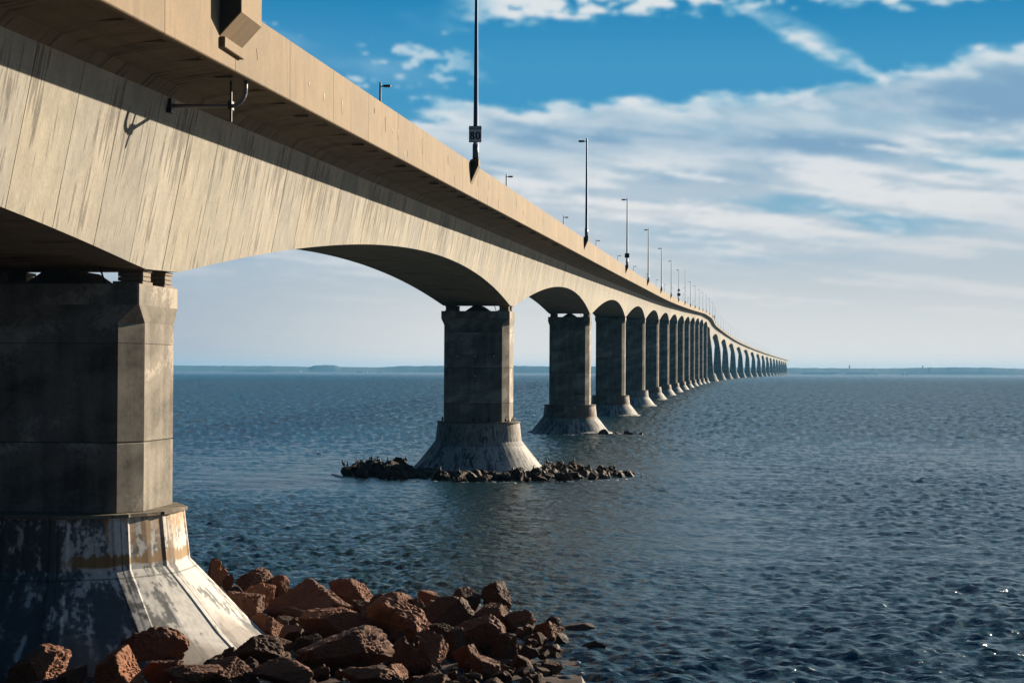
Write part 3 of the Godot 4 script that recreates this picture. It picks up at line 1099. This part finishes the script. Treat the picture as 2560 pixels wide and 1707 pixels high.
func icosphere(level: int) -> void:
	var t := (1.0 + sqrt(5.0)) / 2.0
	var v: Array[Vector3] = []
	for p in [Vector3(-1, t, 0), Vector3(1, t, 0), Vector3(-1, -t, 0), Vector3(1, -t, 0), Vector3(0, -1, t), Vector3(0, 1, t), Vector3(0, -1, -t), Vector3(0, 1, -t), Vector3(t, 0, -1), Vector3(t, 0, 1), Vector3(-t, 0, -1), Vector3(-t, 0, 1)]:
		v.append(p.normalized())
	var f := [0, 11, 5, 0, 5, 1, 0, 1, 7, 0, 7, 10, 0, 10, 11, 1, 5, 9, 5, 11, 4, 11, 10, 2, 10, 7, 6, 7, 1, 8, 3, 9, 4, 3, 4, 2, 3, 2, 6, 3, 6, 8, 3, 8, 9, 4, 9, 5, 2, 4, 11, 6, 2, 10, 8, 6, 7, 9, 8, 1]
	for l in level:
		var mids := {}
		var g := []
		for i in range(0, f.size(), 3):
			var m := []
			for e in 3:
				var a: int = f[i + e]
				var b: int = f[i + (e + 1) % 3]
				var key := mini(a, b) * 100000 + maxi(a, b)
				if not mids.has(key):
					mids[key] = v.size()
					v.append((v[a] + v[b]).normalized())
				m.append(mids[key])
			g += [f[i], m[0], m[2], f[i + 1], m[1], m[0], f[i + 2], m[2], m[1], m[0], m[1], m[2]]
		f = g
	ico_v = PackedVector3Array(v)
	ico_f = PackedInt32Array(f)

func boulder(s: int, half: Vector3, material: Material) -> ArrayMesh:
	var rng := RandomNumberGenerator.new()
	rng.seed = s
	var planes := []
	for k in rng.randi_range(8, 12):
		var n := Vector3(rng.randfn(), rng.randfn(), rng.randfn()).normalized()
		planes.append([n, rng.randf_range(0.5, 0.92)])
	var rough := noise(s, 1.4, 4)
	var v := PackedVector3Array()
	v.resize(ico_v.size())
	for i in ico_v.size():
		var p := ico_v[i]
		var r := 1.3
		for q in planes:
			var c: float = p.dot(q[0])
			if c > 0.05:
				r = minf(r, q[1] / c)
		r *= 1.0 - 0.16 * maxf(0.0, 0.22 - absf(rough.get_noise_3dv(p * 0.9 + Vector3(9, 0, 0)))) + 0.06 * rough.get_noise_3dv(p * 1.3) + 0.09 * rough.get_noise_3dv(p * 5.0)
		v[i] = p * r * half
	var sh := Shape.new()
	for i in range(0, ico_f.size(), 3):
		sh.tri(0, v[ico_f[i]], v[ico_f[i + 1]], v[ico_f[i + 2]])
	return sh.mesh([material])

func on_shore(px: float, py: float, y: float) -> Vector3:    # where the sight line through a point of the 2560 x 1707 photograph meets the height y
	var cam: Camera3D = get_node("camera")
	var dir := cam.transform.basis * Vector3((px - 1280.0) / 4300.0, -(py - 853.5) / 4300.0, -1.0)
	return cam.position + dir * ((y - cam.position.y) / dir.y)

func build_boulders() -> void:
	# middle x, y, width, height in the photograph, height above the sea, tone, label
	var list := [
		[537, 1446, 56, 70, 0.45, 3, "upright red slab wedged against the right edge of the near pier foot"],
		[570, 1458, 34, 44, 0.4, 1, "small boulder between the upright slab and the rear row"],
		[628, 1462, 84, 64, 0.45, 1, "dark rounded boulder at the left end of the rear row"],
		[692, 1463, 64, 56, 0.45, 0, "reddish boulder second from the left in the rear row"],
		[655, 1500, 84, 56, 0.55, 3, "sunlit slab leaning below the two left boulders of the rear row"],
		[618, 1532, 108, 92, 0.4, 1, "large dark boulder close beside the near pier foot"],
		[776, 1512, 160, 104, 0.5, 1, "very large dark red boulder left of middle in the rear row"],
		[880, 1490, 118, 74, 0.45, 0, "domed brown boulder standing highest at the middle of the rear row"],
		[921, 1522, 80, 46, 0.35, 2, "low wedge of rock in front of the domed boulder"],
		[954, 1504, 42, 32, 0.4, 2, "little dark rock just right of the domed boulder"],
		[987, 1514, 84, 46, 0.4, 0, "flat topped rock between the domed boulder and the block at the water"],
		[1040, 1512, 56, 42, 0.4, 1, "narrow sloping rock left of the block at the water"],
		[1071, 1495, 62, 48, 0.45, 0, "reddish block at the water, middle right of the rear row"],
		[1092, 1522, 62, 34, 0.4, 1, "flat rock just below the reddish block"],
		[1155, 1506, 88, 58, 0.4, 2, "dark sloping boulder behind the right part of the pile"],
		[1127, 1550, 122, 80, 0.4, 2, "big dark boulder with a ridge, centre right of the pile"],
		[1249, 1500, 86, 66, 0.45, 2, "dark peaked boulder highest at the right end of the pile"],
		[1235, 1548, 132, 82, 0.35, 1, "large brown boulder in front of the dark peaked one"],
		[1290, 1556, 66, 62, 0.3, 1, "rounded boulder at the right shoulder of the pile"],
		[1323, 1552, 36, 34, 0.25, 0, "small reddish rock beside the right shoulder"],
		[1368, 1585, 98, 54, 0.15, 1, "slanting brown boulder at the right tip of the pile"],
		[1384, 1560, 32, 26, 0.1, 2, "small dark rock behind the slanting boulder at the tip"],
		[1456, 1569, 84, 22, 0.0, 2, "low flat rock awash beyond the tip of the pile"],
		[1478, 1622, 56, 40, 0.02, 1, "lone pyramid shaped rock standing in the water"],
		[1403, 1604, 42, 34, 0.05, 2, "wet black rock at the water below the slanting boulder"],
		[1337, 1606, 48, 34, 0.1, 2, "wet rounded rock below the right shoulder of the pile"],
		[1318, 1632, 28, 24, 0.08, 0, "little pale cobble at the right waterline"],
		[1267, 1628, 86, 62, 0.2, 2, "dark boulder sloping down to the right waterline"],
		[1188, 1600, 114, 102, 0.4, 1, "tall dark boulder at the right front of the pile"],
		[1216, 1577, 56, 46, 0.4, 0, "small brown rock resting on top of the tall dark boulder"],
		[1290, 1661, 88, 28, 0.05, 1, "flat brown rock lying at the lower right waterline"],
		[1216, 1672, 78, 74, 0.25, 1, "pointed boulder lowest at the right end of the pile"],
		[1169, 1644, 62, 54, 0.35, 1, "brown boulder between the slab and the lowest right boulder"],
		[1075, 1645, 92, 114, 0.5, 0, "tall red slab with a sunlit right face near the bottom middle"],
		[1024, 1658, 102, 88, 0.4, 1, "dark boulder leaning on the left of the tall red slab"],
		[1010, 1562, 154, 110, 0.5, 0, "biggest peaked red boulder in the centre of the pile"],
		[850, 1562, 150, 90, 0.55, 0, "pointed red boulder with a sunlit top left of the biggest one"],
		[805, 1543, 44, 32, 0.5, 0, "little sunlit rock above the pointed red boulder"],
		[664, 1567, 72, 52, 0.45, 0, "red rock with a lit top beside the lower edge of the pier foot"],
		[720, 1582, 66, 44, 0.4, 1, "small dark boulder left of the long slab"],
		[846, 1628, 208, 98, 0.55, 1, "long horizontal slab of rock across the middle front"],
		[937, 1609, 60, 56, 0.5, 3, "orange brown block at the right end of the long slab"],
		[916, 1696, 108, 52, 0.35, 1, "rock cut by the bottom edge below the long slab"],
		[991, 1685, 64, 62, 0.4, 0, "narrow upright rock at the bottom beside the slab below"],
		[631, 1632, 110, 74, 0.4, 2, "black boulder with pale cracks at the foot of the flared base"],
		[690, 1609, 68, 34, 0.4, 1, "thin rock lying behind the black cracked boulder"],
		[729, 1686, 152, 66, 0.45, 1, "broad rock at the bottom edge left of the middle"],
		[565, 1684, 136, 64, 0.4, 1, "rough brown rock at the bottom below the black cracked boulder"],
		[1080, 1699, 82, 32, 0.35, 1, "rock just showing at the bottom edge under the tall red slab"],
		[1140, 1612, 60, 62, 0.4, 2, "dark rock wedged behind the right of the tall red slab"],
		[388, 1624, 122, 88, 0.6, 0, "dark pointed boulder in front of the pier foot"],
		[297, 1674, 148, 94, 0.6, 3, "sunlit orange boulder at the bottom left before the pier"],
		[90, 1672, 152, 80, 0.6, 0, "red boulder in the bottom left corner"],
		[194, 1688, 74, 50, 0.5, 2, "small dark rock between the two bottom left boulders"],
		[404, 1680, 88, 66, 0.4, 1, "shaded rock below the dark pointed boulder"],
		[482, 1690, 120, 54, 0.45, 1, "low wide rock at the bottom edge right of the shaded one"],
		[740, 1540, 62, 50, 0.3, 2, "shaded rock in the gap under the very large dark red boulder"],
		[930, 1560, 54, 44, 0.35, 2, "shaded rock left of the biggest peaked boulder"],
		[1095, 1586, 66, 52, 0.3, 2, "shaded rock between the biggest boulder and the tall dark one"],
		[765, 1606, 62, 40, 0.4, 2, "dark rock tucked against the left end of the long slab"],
		[1310, 1588, 44, 36, 0.15, 2, "dark wet rock under the right shoulder of the pile"]]
	var rng := RandomNumberGenerator.new()
	rng.seed = 5
	var cam: Camera3D = get_node("camera")
	for i in list.size():
		var r: Array = list[i]
		var p := on_shore(r[0], r[1], r[4])
		var m := p.distance_to(cam.position) / 4300.0
		var half := Vector3(r[2] * m * 0.53, r[3] * m * 0.56, r[2] * m * rng.randf_range(0.40, 0.52))
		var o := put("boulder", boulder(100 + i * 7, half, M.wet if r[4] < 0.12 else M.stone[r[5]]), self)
		o.position = p
		o.rotation = Vector3(rng.randf_range(-0.12, 0.12), rng.randf_range(-0.3, 0.3), rng.randf_range(-0.1, 0.1))
		tag(o, r[6], "boulder", "red boulders along the near shore")

func shore_edge(px: float) -> float:
	return seg(px, [-3000.0, -200.0, 500.0, 720.0, 1000.0, 1250.0, 1340.0, 1420.0, 1520.0, 4000.0], [1420.0, 1420.0, 1440.0, 1490.0, 1505.0, 1510.0, 1560.0, 1610.0, 1790.0, 2600.0])

func build_shore() -> void:
	# the bank of rubble below the boulders
	var s := Shape.new()
	var bump := noise(77, 0.5, 4)
	var rows := 60
	var cols := 120
	var pts := []
	for j in rows + 1:
		var row := PackedVector3Array()
		for i in cols + 1:
			var x := -46.0 + 64.0 * i / cols
			var z := -2.0 - 84.0 * j / rows
			var px := 1280.0 + x / -z * 4300.0
			var edge := EYE * 4300.0 / (shore_edge(px) - 926.0)
			var y := clampf((edge + z) * 0.13, -1.6, 0.02) + 0.16 * bump.get_noise_2d(x * 2.0, z * 2.0)
			y += clampf((-z - 30.0) * -0.12, 0.0, 5.0)
			row.append(Vector3(x, y, z))
		pts.append(row)
	for j in rows:
		for i in cols:
			s.quad(0, pts[j][i], pts[j][i + 1], pts[j + 1][i + 1], pts[j + 1][i])
	var st := s.mesh([M.wet])
	var o := put("shore", st, self)
	tag(o, "", "", "", "structure")
	# cobbles too many to count in the gaps
	var rng := RandomNumberGenerator.new()
	rng.seed = 8
	var mm := MultiMesh.new()
	mm.transform_format = MultiMesh.TRANSFORM_3D
	mm.mesh = boulder(4242, Vector3.ONE, M.stone[2])
	var spots: Array[Transform3D] = []
	while spots.size() < 330:
		var px := rng.randf_range(380.0, 1400.0)
		var py := rng.randf_range(1440.0, 1720.0)
		if py < shore_edge(px) + 6.0:
			continue
		var p := on_shore(px, py, 0.22)
		var q := rng.randf_range(0.10, 0.30)
		spots.append(Transform3D(Basis.from_euler(Vector3(rng.randf() * 6, rng.randf() * 6, rng.randf() * 6)).scaled(Vector3(q * 1.2, q, q)), p))
	mm.instance_count = spots.size()
	for i in spots.size():
		mm.set_instance_transform(i, spots[i])
	var c := MultiMeshInstance3D.new()
	c.name = "cobbles"
	c.multimesh = mm
	add_child(c)
	tag(c, "dark cobbles filling the gaps between the shore boulders", "cobbles", "", "stuff")

func bird_mesh(lean: float, look: float, spread: bool) -> ArrayMesh:
	# one continuous body: tail, upright trunk, curved neck, head, hooked bill
	var s := Shape.new()
	var pts := PackedVector3Array([Vector3(0, 0.02, 0.20), Vector3(0, 0.08, 0.14), Vector3(0, 0.20, 0.05), Vector3(0, 0.34, -0.01), Vector3(0, 0.45, -0.05), Vector3(0, 0.53, -0.03), Vector3(0, 0.62, -0.02), Vector3(0, 0.69, -0.04), Vector3(0, 0.715, -0.09), Vector3(0, 0.71, -0.14), Vector3(0, 0.69, -0.20), Vector3(0, 0.675, -0.215)])
	for i in pts.size():
		pts[i].z += lean * pts[i].y
		if i > 6:
			pts[i] = Vector3(0, pts[i].y, -0.03 + lean * 0.6) + Basis(Vector3.UP, look) * (pts[i] - Vector3(0, pts[i].y, -0.03 + lean * 0.6))
	s.tube(0, pts, [0.015, 0.05, 0.105, 0.125, 0.10, 0.062, 0.042, 0.04, 0.046, 0.034, 0.012, 0.004], 10)
	for x in [-1.0, 1.0]:
		if spread:
			s.tube(0, PackedVector3Array([Vector3(x * 0.08, 0.40, 0.0), Vector3(x * 0.24, 0.46, 0.03), Vector3(x * 0.40, 0.36, 0.06), Vector3(x * 0.44, 0.24, 0.07)]), [0.05, 0.08, 0.08, 0.02], 7)
		else:
			s.tube(0, PackedVector3Array([Vector3(x * 0.09, 0.42, -0.02), Vector3(x * 0.12, 0.30, 0.05), Vector3(x * 0.08, 0.10, 0.15)]), [0.035, 0.055, 0.012], 7)
		s.tube(0, PackedVector3Array([Vector3(x * 0.05, 0.16, 0.03), Vector3(x * 0.05, -0.02, 0.0), Vector3(x * 0.06, -0.02, -0.07)]), [0.022, 0.014, 0.012], 6)
	return s.mesh([M.feather], true)

func build_islet() -> void:
	var d := P0 + SPAN
	var mid := Vector3(lookup(path_x, d), 0, -d)
	var rng := RandomNumberGenerator.new()
	rng.seed = 21
	var shapes := []
	for k in 10:
		shapes.append(boulder(900 + k * 13, Vector3(1, rng.randf_range(0.55, 0.85), rng.randf_range(0.7, 1.0)), M.wet if k % 5 else M.stone[2]))
	for k in 3:
		shapes.append(boulder(990 + k * 13, Vector3(1, 0.6, 0.8), M.wet))
	var perches := []
	var n := 0
	var tries := 0
	while n < 200 and tries < 7000:
		tries += 1
		var a := rng.randf() * TAU
		var r := sqrt(rng.randf())
		var p := mid + Vector3(0.9 + 12.2 * r * cos(a), 0, 3.2 + 9.5 * r * sin(a))
		var q := p - mid
		if Vector2(q.x, q.z).length() < 5.6 or (q.z < -3.0 and absf(q.x) < 6.0):
			continue
		var big := rng.randf_range(0.32, 0.74) * (1.1 if q.x < -6 else 1.0)
		if q.x > 9.5:
			big *= 0.7
		var o := put("islet_rock", shapes[n % shapes.size()], self)
		o.transform = Transform3D(Basis.from_euler(Vector3(rng.randf_range(-0.3, 0.3), rng.randf() * TAU, rng.randf_range(-0.3, 0.3))).scaled(Vector3(big, big * rng.randf_range(0.8, 1.15), big)), p + Vector3(0, 0.10 + big * 0.12 + (0.22 if q.x < -6.5 else 0.0), 0))
		var zone := "in the front strip of the second pier's islet"
		if q.x < -6.0:
			zone = "in the bird covered heap at the islet's left end"
		elif q.x > 9.0:
			zone = "in the low tail at the islet's right end"
		elif q.x > 4.5:
			zone = "right of the second pier's foot"
		elif q.z < 2.0:
			zone = "close beside the second pier's foot"
		tag(o, "%s dark rock %s" % ["larger" if big > 0.58 else "smaller", zone], "rock", "islet rocks, %s ones %s" % ["larger" if big > 0.58 else "smaller", zone])
		perches.append(o.position + Vector3(0, big * 0.62, 0))
		n += 1
	# a few rocks awash by the third pier
	var d3 := P0 + 2 * SPAN
	for k in 7:
		var o := put("awash_rock", shapes[k], self)
		o.transform = Transform3D(Basis(Vector3.UP, k * 1.7).scaled(Vector3.ONE * [0.7, 0.45, 0.6, 0.5, 0.4, 0.35, 0.3][k]), at(d3, [4.6, 6.4, 8.0, 9.6, 2.2, -1.0, 11.2][k], 0.02) + Vector3(0, 0, [5.0, 3.6, 3.0, 3.4, 6.4, 6.7, 3.0][k]))
		tag(o, "low dark rock awash in front of the third pier", "rock", "rocks at the third pier")
	# broken white water along the feet and the near stones
	var mm := MultiMesh.new()
	mm.transform_format = MultiMesh.TRANSFORM_3D
	mm.mesh = shapes[1].duplicate()
	mm.mesh.surface_set_material(0, M.foam)
	var flecks: Array[Transform3D] = []
	for k in 235:
		var p: Vector3
		if k < 110:
			var a := rng.randf_range(-1.0, 2.1)
			p = at(d3, sin(a) * 7.0, 0.03) + Vector3(0, 0, cos(a) * 7.0 + rng.randf_range(0.0, 1.6))
		elif k < 200:
			var a := rng.randf_range(-1.6, 2.2)
			p = mid + Vector3(0.9 + sin(a) * 12.9, 0.03, 3.2 + cos(a) * 10.2 + rng.randf_range(-0.3, 1.2))
		else:
			var px := rng.randf_range(900.0, 1480.0)
			p = on_shore(px, shore_edge(px) - rng.randf_range(-14.0, 4.0), 0.03)
		var q := rng.randf_range(0.04, 0.15) * (1.0 if k < 200 else 0.6)
		flecks.append(Transform3D(Basis(Vector3.UP, rng.randf() * TAU).scaled(Vector3(q * 1.6, 0.05, q)), p))
	mm.instance_count = flecks.size()
	for k in flecks.size():
		mm.set_instance_transform(k, flecks[k])
	var foam := MultiMeshInstance3D.new()
	foam.name = "foam"
	foam.multimesh = mm
	add_child(foam)
	tag(foam, "thin flecks of white foam where the sea meets stones and pier feet", "foam", "", "stuff")
	# cormorants
	var kinds := [bird_mesh(0.0, 0.6, false), bird_mesh(-0.12, -0.9, false), bird_mesh(0.06, 2.2, false), bird_mesh(-0.05, 0.2, true), bird_mesh(-0.2, -2.0, false)]
	var left := []
	var rest := []
	for p in perches:
		if p.x - mid.x < -5.6:
			left.append(p)
		else:
			rest.append(p)
	var spots := []
	for k in 34:
		var p: Vector3 = left[k % left.size()]
		spots.append(p + Vector3(rng.randf_range(-0.35, 0.35), rng.randf_range(-0.16, 0.02), rng.randf_range(-0.3, 0.3)))
	for k in 22:
		var p: Vector3 = rest[(k * 5) % rest.size()]
		spots.append(p + Vector3(0, -0.05, 0))
	for k in spots.size():
		var o := put("cormorant", kinds[k % 5], self)
		o.transform = Transform3D(Basis(Vector3.UP, rng.randf() * TAU).scaled(Vector3.ONE * rng.randf_range(0.62, 0.82)), spots[k])
		if k < 34:
			tag(o, "black cormorant in the crowd at the left end of the islet", "bird", "cormorants crowded on the islet's left end")
		else:
			tag(o, "lone black cormorant on the islet rocks before the second pier", "bird", "cormorants scattered over the islet")
	var rim := [[-3.1, 0.9], [-0.4, 2.95], [0.9, 2.9], [2.35, 2.45], [3.05, 0.8], [3.1, -0.4], [2.9, 1.4]]
	for k in rim.size():
		var o := put("cormorant", kinds[(k * 2) % 5], self)
		o.transform = Transform3D(Basis(Vector3.UP, k * 1.9).scaled(Vector3.ONE * 0.6), at(d, rim[k][0], 4.37) + Vector3(0, 0, rim[k][1]))
		tag(o, "black bird perched on the rim of the second pier's foot", "bird", "birds on the second pier's rim")
	var g := Shape.new()
	g.tube(0, PackedVector3Array([Vector3(0, 0.14, 0.30), Vector3(0, 0.11, 0.15), Vector3(0, 0.09, 0.0), Vector3(0, 0.12, -0.14), Vector3(0, 0.24, -0.19), Vector3(0, 0.27, -0.24), Vector3(0, 0.25, -0.33)]), [0.01, 0.07, 0.11, 0.08, 0.05, 0.05, 0.006], 10)
	var gull := put("gull", g.mesh([M.house], true), self)
	gull.transform = Transform3D(Basis(Vector3.UP, 1.2), on_shore(797, 1136, 0.0))
	tag(gull, "white gull floating alone on the water left of the islet", "bird")

# ---------------------------------------------------------------- sea and far shore
func build_sea() -> void:
	var swell := noise(31, 1.0, 2)
	var chop := noise(32, 1.0, 3)
	var ripple := noise(33, 1.0, 2)
	var gust := noise(34, 1.0, 3)
	var angles := PackedFloat32Array()
	var a := -180.0
	while a < -20.0:
		angles.append(a)
		a += 5.0 if a < -45 else 1.0
	for i in 561:
		angles.append(-20.0 + 40.0 * i / 560.0)
	a = 21.0
	while a <= 180.0:
		angles.append(a)
		a += 1.0 if a < 45 else 5.0
	angles[angles.size() - 1] = 180.0
	var dists := PackedFloat32Array()
	var d := 3.0
	while d < 13500.0:
		dists.append(d)
		if d < 40.0:
			d *= 1.06
		elif d < 160.0:
			d *= 1.0034
		elif d < 3200.0:
			d *= 1.0044
		else:
			d *= 1.009
	var w := angles.size()
	var h := dists.size()
	var verts := PackedVector3Array()
	verts.resize(w * h)
	var uvs := PackedVector2Array()
	uvs.resize(w * h)
	var sx := PackedFloat32Array()
	var cz := PackedFloat32Array()
	for i in w:
		sx.append(sin(deg_to_rad(angles[i])))
		cz.append(-cos(deg_to_rad(angles[i])))
	var k := 0
	for j in h:
		var r := dists[j]
		var step := maxf(r * 0.0042, 0.1)
		var f_small := clampf(0.8 / step - 0.25, 0.0, 1.0)
		var f_mid := clampf(2.2 / step - 0.3, 0.0, 1.0)
		var f_big := clampf(9.0 / step - 0.3, 0.0, 1.0)
		var fall := -drop(r)
		var chop_height := minf(0.10 * step, 0.5) * smoothstep(0.5, 1.2, step) * (1.0 if j % 2 else -1.0)
		for i in w:
			var x := r * sx[i]
			var z := r * cz[i]
			var y := fall
			if f_big > 0.0 and absf(angles[i]) < 30.0:
				# wind from the far left: crests slant gently across the view
				var p := x * 0.94 + z * 0.34
				var q := -x * 0.34 + z * 0.94
				var g := 0.95 + 1.1 * gust.get_noise_2d(x * 0.02, z * 0.012)
				y += 0.09 * f_big * swell.get_noise_2d(p * 0.10, q * 0.22)
				y += chop_height * (1.0 + 1.2 * gust.get_noise_2d(x * 0.9 / step, z * 0.05))
				if f_mid > 0.0:
					y += 0.11 * g * f_mid * chop.get_noise_2d(p * 0.5, q * 1.1)
				if f_small > 0.0:
					y += 0.085 * g * f_small * ripple.get_noise_2d(p * 0.85, q * 2.0)
			verts[k] = Vector3(x, y, z)
			uvs[k] = Vector2(x, z)
			k += 1
	var norms := PackedVector3Array()
	norms.resize(w * h)
	k = 0
	for j in h:
		var j0 := maxi(j - 1, 0) * w
		var j1 := mini(j + 1, h - 1) * w
		for i in w:
			var i0 := maxi(i - 1, 0)
			var i1 := mini(i + 1, w - 1)
			norms[k] = (verts[j * w + i1] - verts[j * w + i0]).cross(verts[j1 + i] - verts[j0 + i]).normalized()
			k += 1
	if norms[w * 10 + w / 2].y < 0:
		for i in norms.size():
			norms[i] = -norms[i]
	var index := PackedInt32Array()
	index.resize((w - 1) * (h - 1) * 6)
	k = 0
	for j in h - 1:
		for i in w - 1:
			var p := j * w + i
			index[k] = p
			index[k + 1] = p + w
			index[k + 2] = p + 1
			index[k + 3] = p + 1
			index[k + 4] = p + w
			index[k + 5] = p + w + 1
			k += 6
	# clockwise seen from above
	var n0 := (verts[index[1]] - verts[index[0]]).cross(verts[index[2]] - verts[index[0]])
	if n0.y > 0:
		for i in range(0, index.size(), 3):
			var t := index[i + 1]
			index[i + 1] = index[i + 2]
			index[i + 2] = t
	var arr := []
	arr.resize(Mesh.ARRAY_MAX)
	arr[Mesh.ARRAY_VERTEX] = verts
	arr[Mesh.ARRAY_NORMAL] = norms
	arr[Mesh.ARRAY_TEX_UV] = uvs
	arr[Mesh.ARRAY_INDEX] = index
	var m := ArrayMesh.new()
	m.add_surface_from_arrays(Mesh.PRIMITIVE_TRIANGLES, arr)
	var water := StandardMaterial3D.new()
	water.albedo_color = Color(0.005, 0.024, 0.034).linear_to_srgb()
	water.roughness = 0.19
	water.metallic_specular = 0.40
	var nz := FastNoiseLite.new()
	nz.seed = 55
	nz.noise_type = FastNoiseLite.TYPE_SIMPLEX_SMOOTH
	nz.frequency = 0.012
	nz.fractal_octaves = 5
	nz.fractal_gain = 0.58
	var nt := NoiseTexture2D.new()
	nt.width = 1024
	nt.height = 1024
	nt.seamless = true
	nt.as_normal_map = true
	nt.bump_strength = 10.0
	nt.noise = nz
	water.normal_enabled = true
	water.normal_texture = nt
	water.normal_scale = 1.0
	water.uv1_scale = Vector3(1.0 / 10.0, 1.0 / 5.2, 1)
	m.surface_set_material(0, water)
	var o := put("sea", m, self)
	tag(o, "", "", "", "structure")

func build_far_shore() -> void:
	var top := noise(61, 0.02, 3)
	var tree := noise(62, 0.35, 2)
	var s := Shape.new()
	var cols := 520
	var rings := []
	for i in cols + 1:
		var az := -26.0 + 52.0 * i / cols
		var r := 12400.0
		var tanx := tan(deg_to_rad(az))
		var px := 1280.0 + tanx * 4300.0
		var crest := seg(px, [-800.0, 430.0, 700.0, 775.0, 785.0, 835.0, 850.0, 960.0, 1000.0, 1300.0, 1980.0, 2200.0, 2380.0, 2480.0, 2560.0, 3300.0], [46.0, 47.0, 46.5, 43.0, 54.0, 55.0, 42.0, 42.0, 52.0, 55.0, 50.0, 49.0, 60.0, 58.0, 50.0, 44.0])
		crest += 2.5 * top.get_noise_1d(px) + 2.2 * tree.get_noise_1d(px * 3.0)
		var dir := Vector3(tanx, 0, -1)
		var base := -drop(r) - 6.0
		var ring := PackedVector3Array()
		for q in [[0.985, -4.0], [0.99, 6.0], [0.996, crest * 0.55], [1.003, crest], [1.02, crest * 0.9], [1.05, -6.0]]:
			ring.append(dir * r * q[0] + Vector3(0, base + q[1] + 3.0, 0))
		rings.append(ring)
	var us := range(cols + 1)
	s.loft(0, rings, us, true)
	var o := put("far_shore", s.mesh([M.land], false), self)
	tag(o, "", "", "", "structure")
	# open fields and white houses on it
	var spots := [[900, 40.0, 0], [905, 18.0, 1], [915, 22.0, 1], [948, 26.0, 1], [955, 16.0, 1], [640, 90.0, 2], [750, 16.0, 1], [1040, 20.0, 1], [2062, 22.0, 1], [2150, 60.0, 2], [2050, 80.0, 2], [2258, 18.0, 1], [2270, 20.0, 1], [2190, 14.0, 1], [1420, 40.0, 2]]
	for q in spots:
		var dir := Vector3((q[0] - 1280.0) / 4300.0, 0, -1)
		var house := Shape.new()
		if q[2] == 2:
			house.box(0, Transform3D(Basis(), Vector3(0, 2.0, 0)), Vector3(q[1] * 3.0, 5.0, 40.0))
			var f := put("far_field", house.mesh([M.field]), self)
			f.position = dir * 12400.0 * 0.9895 + Vector3(0, -drop(12400.0) + 9.0, 0)
			tag(f, "", "", "", "structure")
			continue
		var w: float = q[1] / 2
		var hgt := 7.0
		house.loft(0, [PackedVector3Array([Vector3(-w, 0, 6), Vector3(w, 0, 6), Vector3(w, hgt, 6), Vector3(0, hgt + 4, 6), Vector3(-w, hgt, 6)]), PackedVector3Array([Vector3(-w, 0, -6), Vector3(w, 0, -6), Vector3(w, hgt, -6), Vector3(0, hgt + 4, -6), Vector3(-w, hgt, -6)])], [0.0, 1.0])
		var hh := put("far_house", house.mesh([M.house]), self)
		hh.position = dir * 12400.0 * 0.9885 + Vector3(0, -drop(12400.0) + 1.0, 0)
		tag(hh, "tiny white house on the far shore across the strait", "house", "houses on the far shore")
	for q in [[2125, 0], [2308, 1]]:
		var dir := Vector3((q[0] - 1280.0) / 4300.0, 0, -1)
		var silo := Shape.new()
		silo.tube(0, PackedVector3Array([Vector3.ZERO, Vector3(0, 24, 0), Vector3(0, 28, 0)]), [4.0, 4.0, 1.0], 10)
		var t := put("far_tower", silo.mesh([M.land]), self)
		t.position = dir * 12400.0 * 1.003 + Vector3(0, -drop(12400.0) + 42.0, 0)
		tag(t, ["tiny dark tower on the far skyline just right of the bridge end", "tiny dark tower on the far skyline toward the right edge"][q[1]], "tower")

# ---------------------------------------------------------------- the scene
func _ready() -> void:
	var cam := Camera3D.new()
	cam.name = "camera"
	cam.fov = rad_to_deg(2.0 * atan(853.5 / 4300.0))
	cam.near = 0.5
	cam.far = 30000.0
	add_child(cam)
	cam.position = Vector3(0, EYE, 0)
	cam.rotation_order = EULER_ORDER_YXZ
	cam.rotation = Vector3(atan(72.7 / 4300.0), 0, 0.0045)
	cam.current = true

	var we := WorldEnvironment.new()
	we.name = "environment"
	var env := Environment.new()
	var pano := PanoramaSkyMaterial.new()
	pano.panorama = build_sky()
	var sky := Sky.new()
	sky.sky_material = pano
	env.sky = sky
	env.background_mode = Environment.BG_SKY
	env.background_energy_multiplier = 0.385
	env.tonemap_mode = Environment.TONE_MAPPER_LINEAR
	env.tonemap_exposure = 2.6
	env.sdfgi_enabled = true
	env.ssao_enabled = true
	env.ssil_enabled = true
	env.fog_enabled = true
	env.fog_density = 0.00004
	env.fog_light_color = Color(0.44, 0.72, 0.92)
	we.environment = env
	add_child(we)

	var sun := DirectionalLight3D.new()
	sun.name = "sun"
	sun.light_energy = 1.6
	sun.light_color = Color(1.0, 0.935, 0.83)
	sun.light_angular_distance = 0.5
	sun.shadow_enabled = true
	add_child(sun)
	var phi := deg_to_rad(53.0)
	var alt := deg_to_rad(17.1)
	var t0 := tangent(80.0)
	var to_sun := (Vector3(-t0.z, 0, t0.x) * cos(phi) + t0 * sin(phi)) * cos(alt) + Vector3.UP * sin(alt)
	sun.look_at_from_position(Vector3.ZERO, -to_sun, Vector3.UP)

	for k in 17:
		main_at.append(1454.4 + 250.0 * k)
	icosphere(3)
	materials()
	build_sea()
	build_far_shore()
	build_shore()
	build_deck()
	for i in 14:
		low_pier(i)
	for i in 17:
		tall_pier(i)
	build_lamps()
	build_signs()
	icosphere(4)
	build_boulders()
	icosphere(3)
	build_islet()
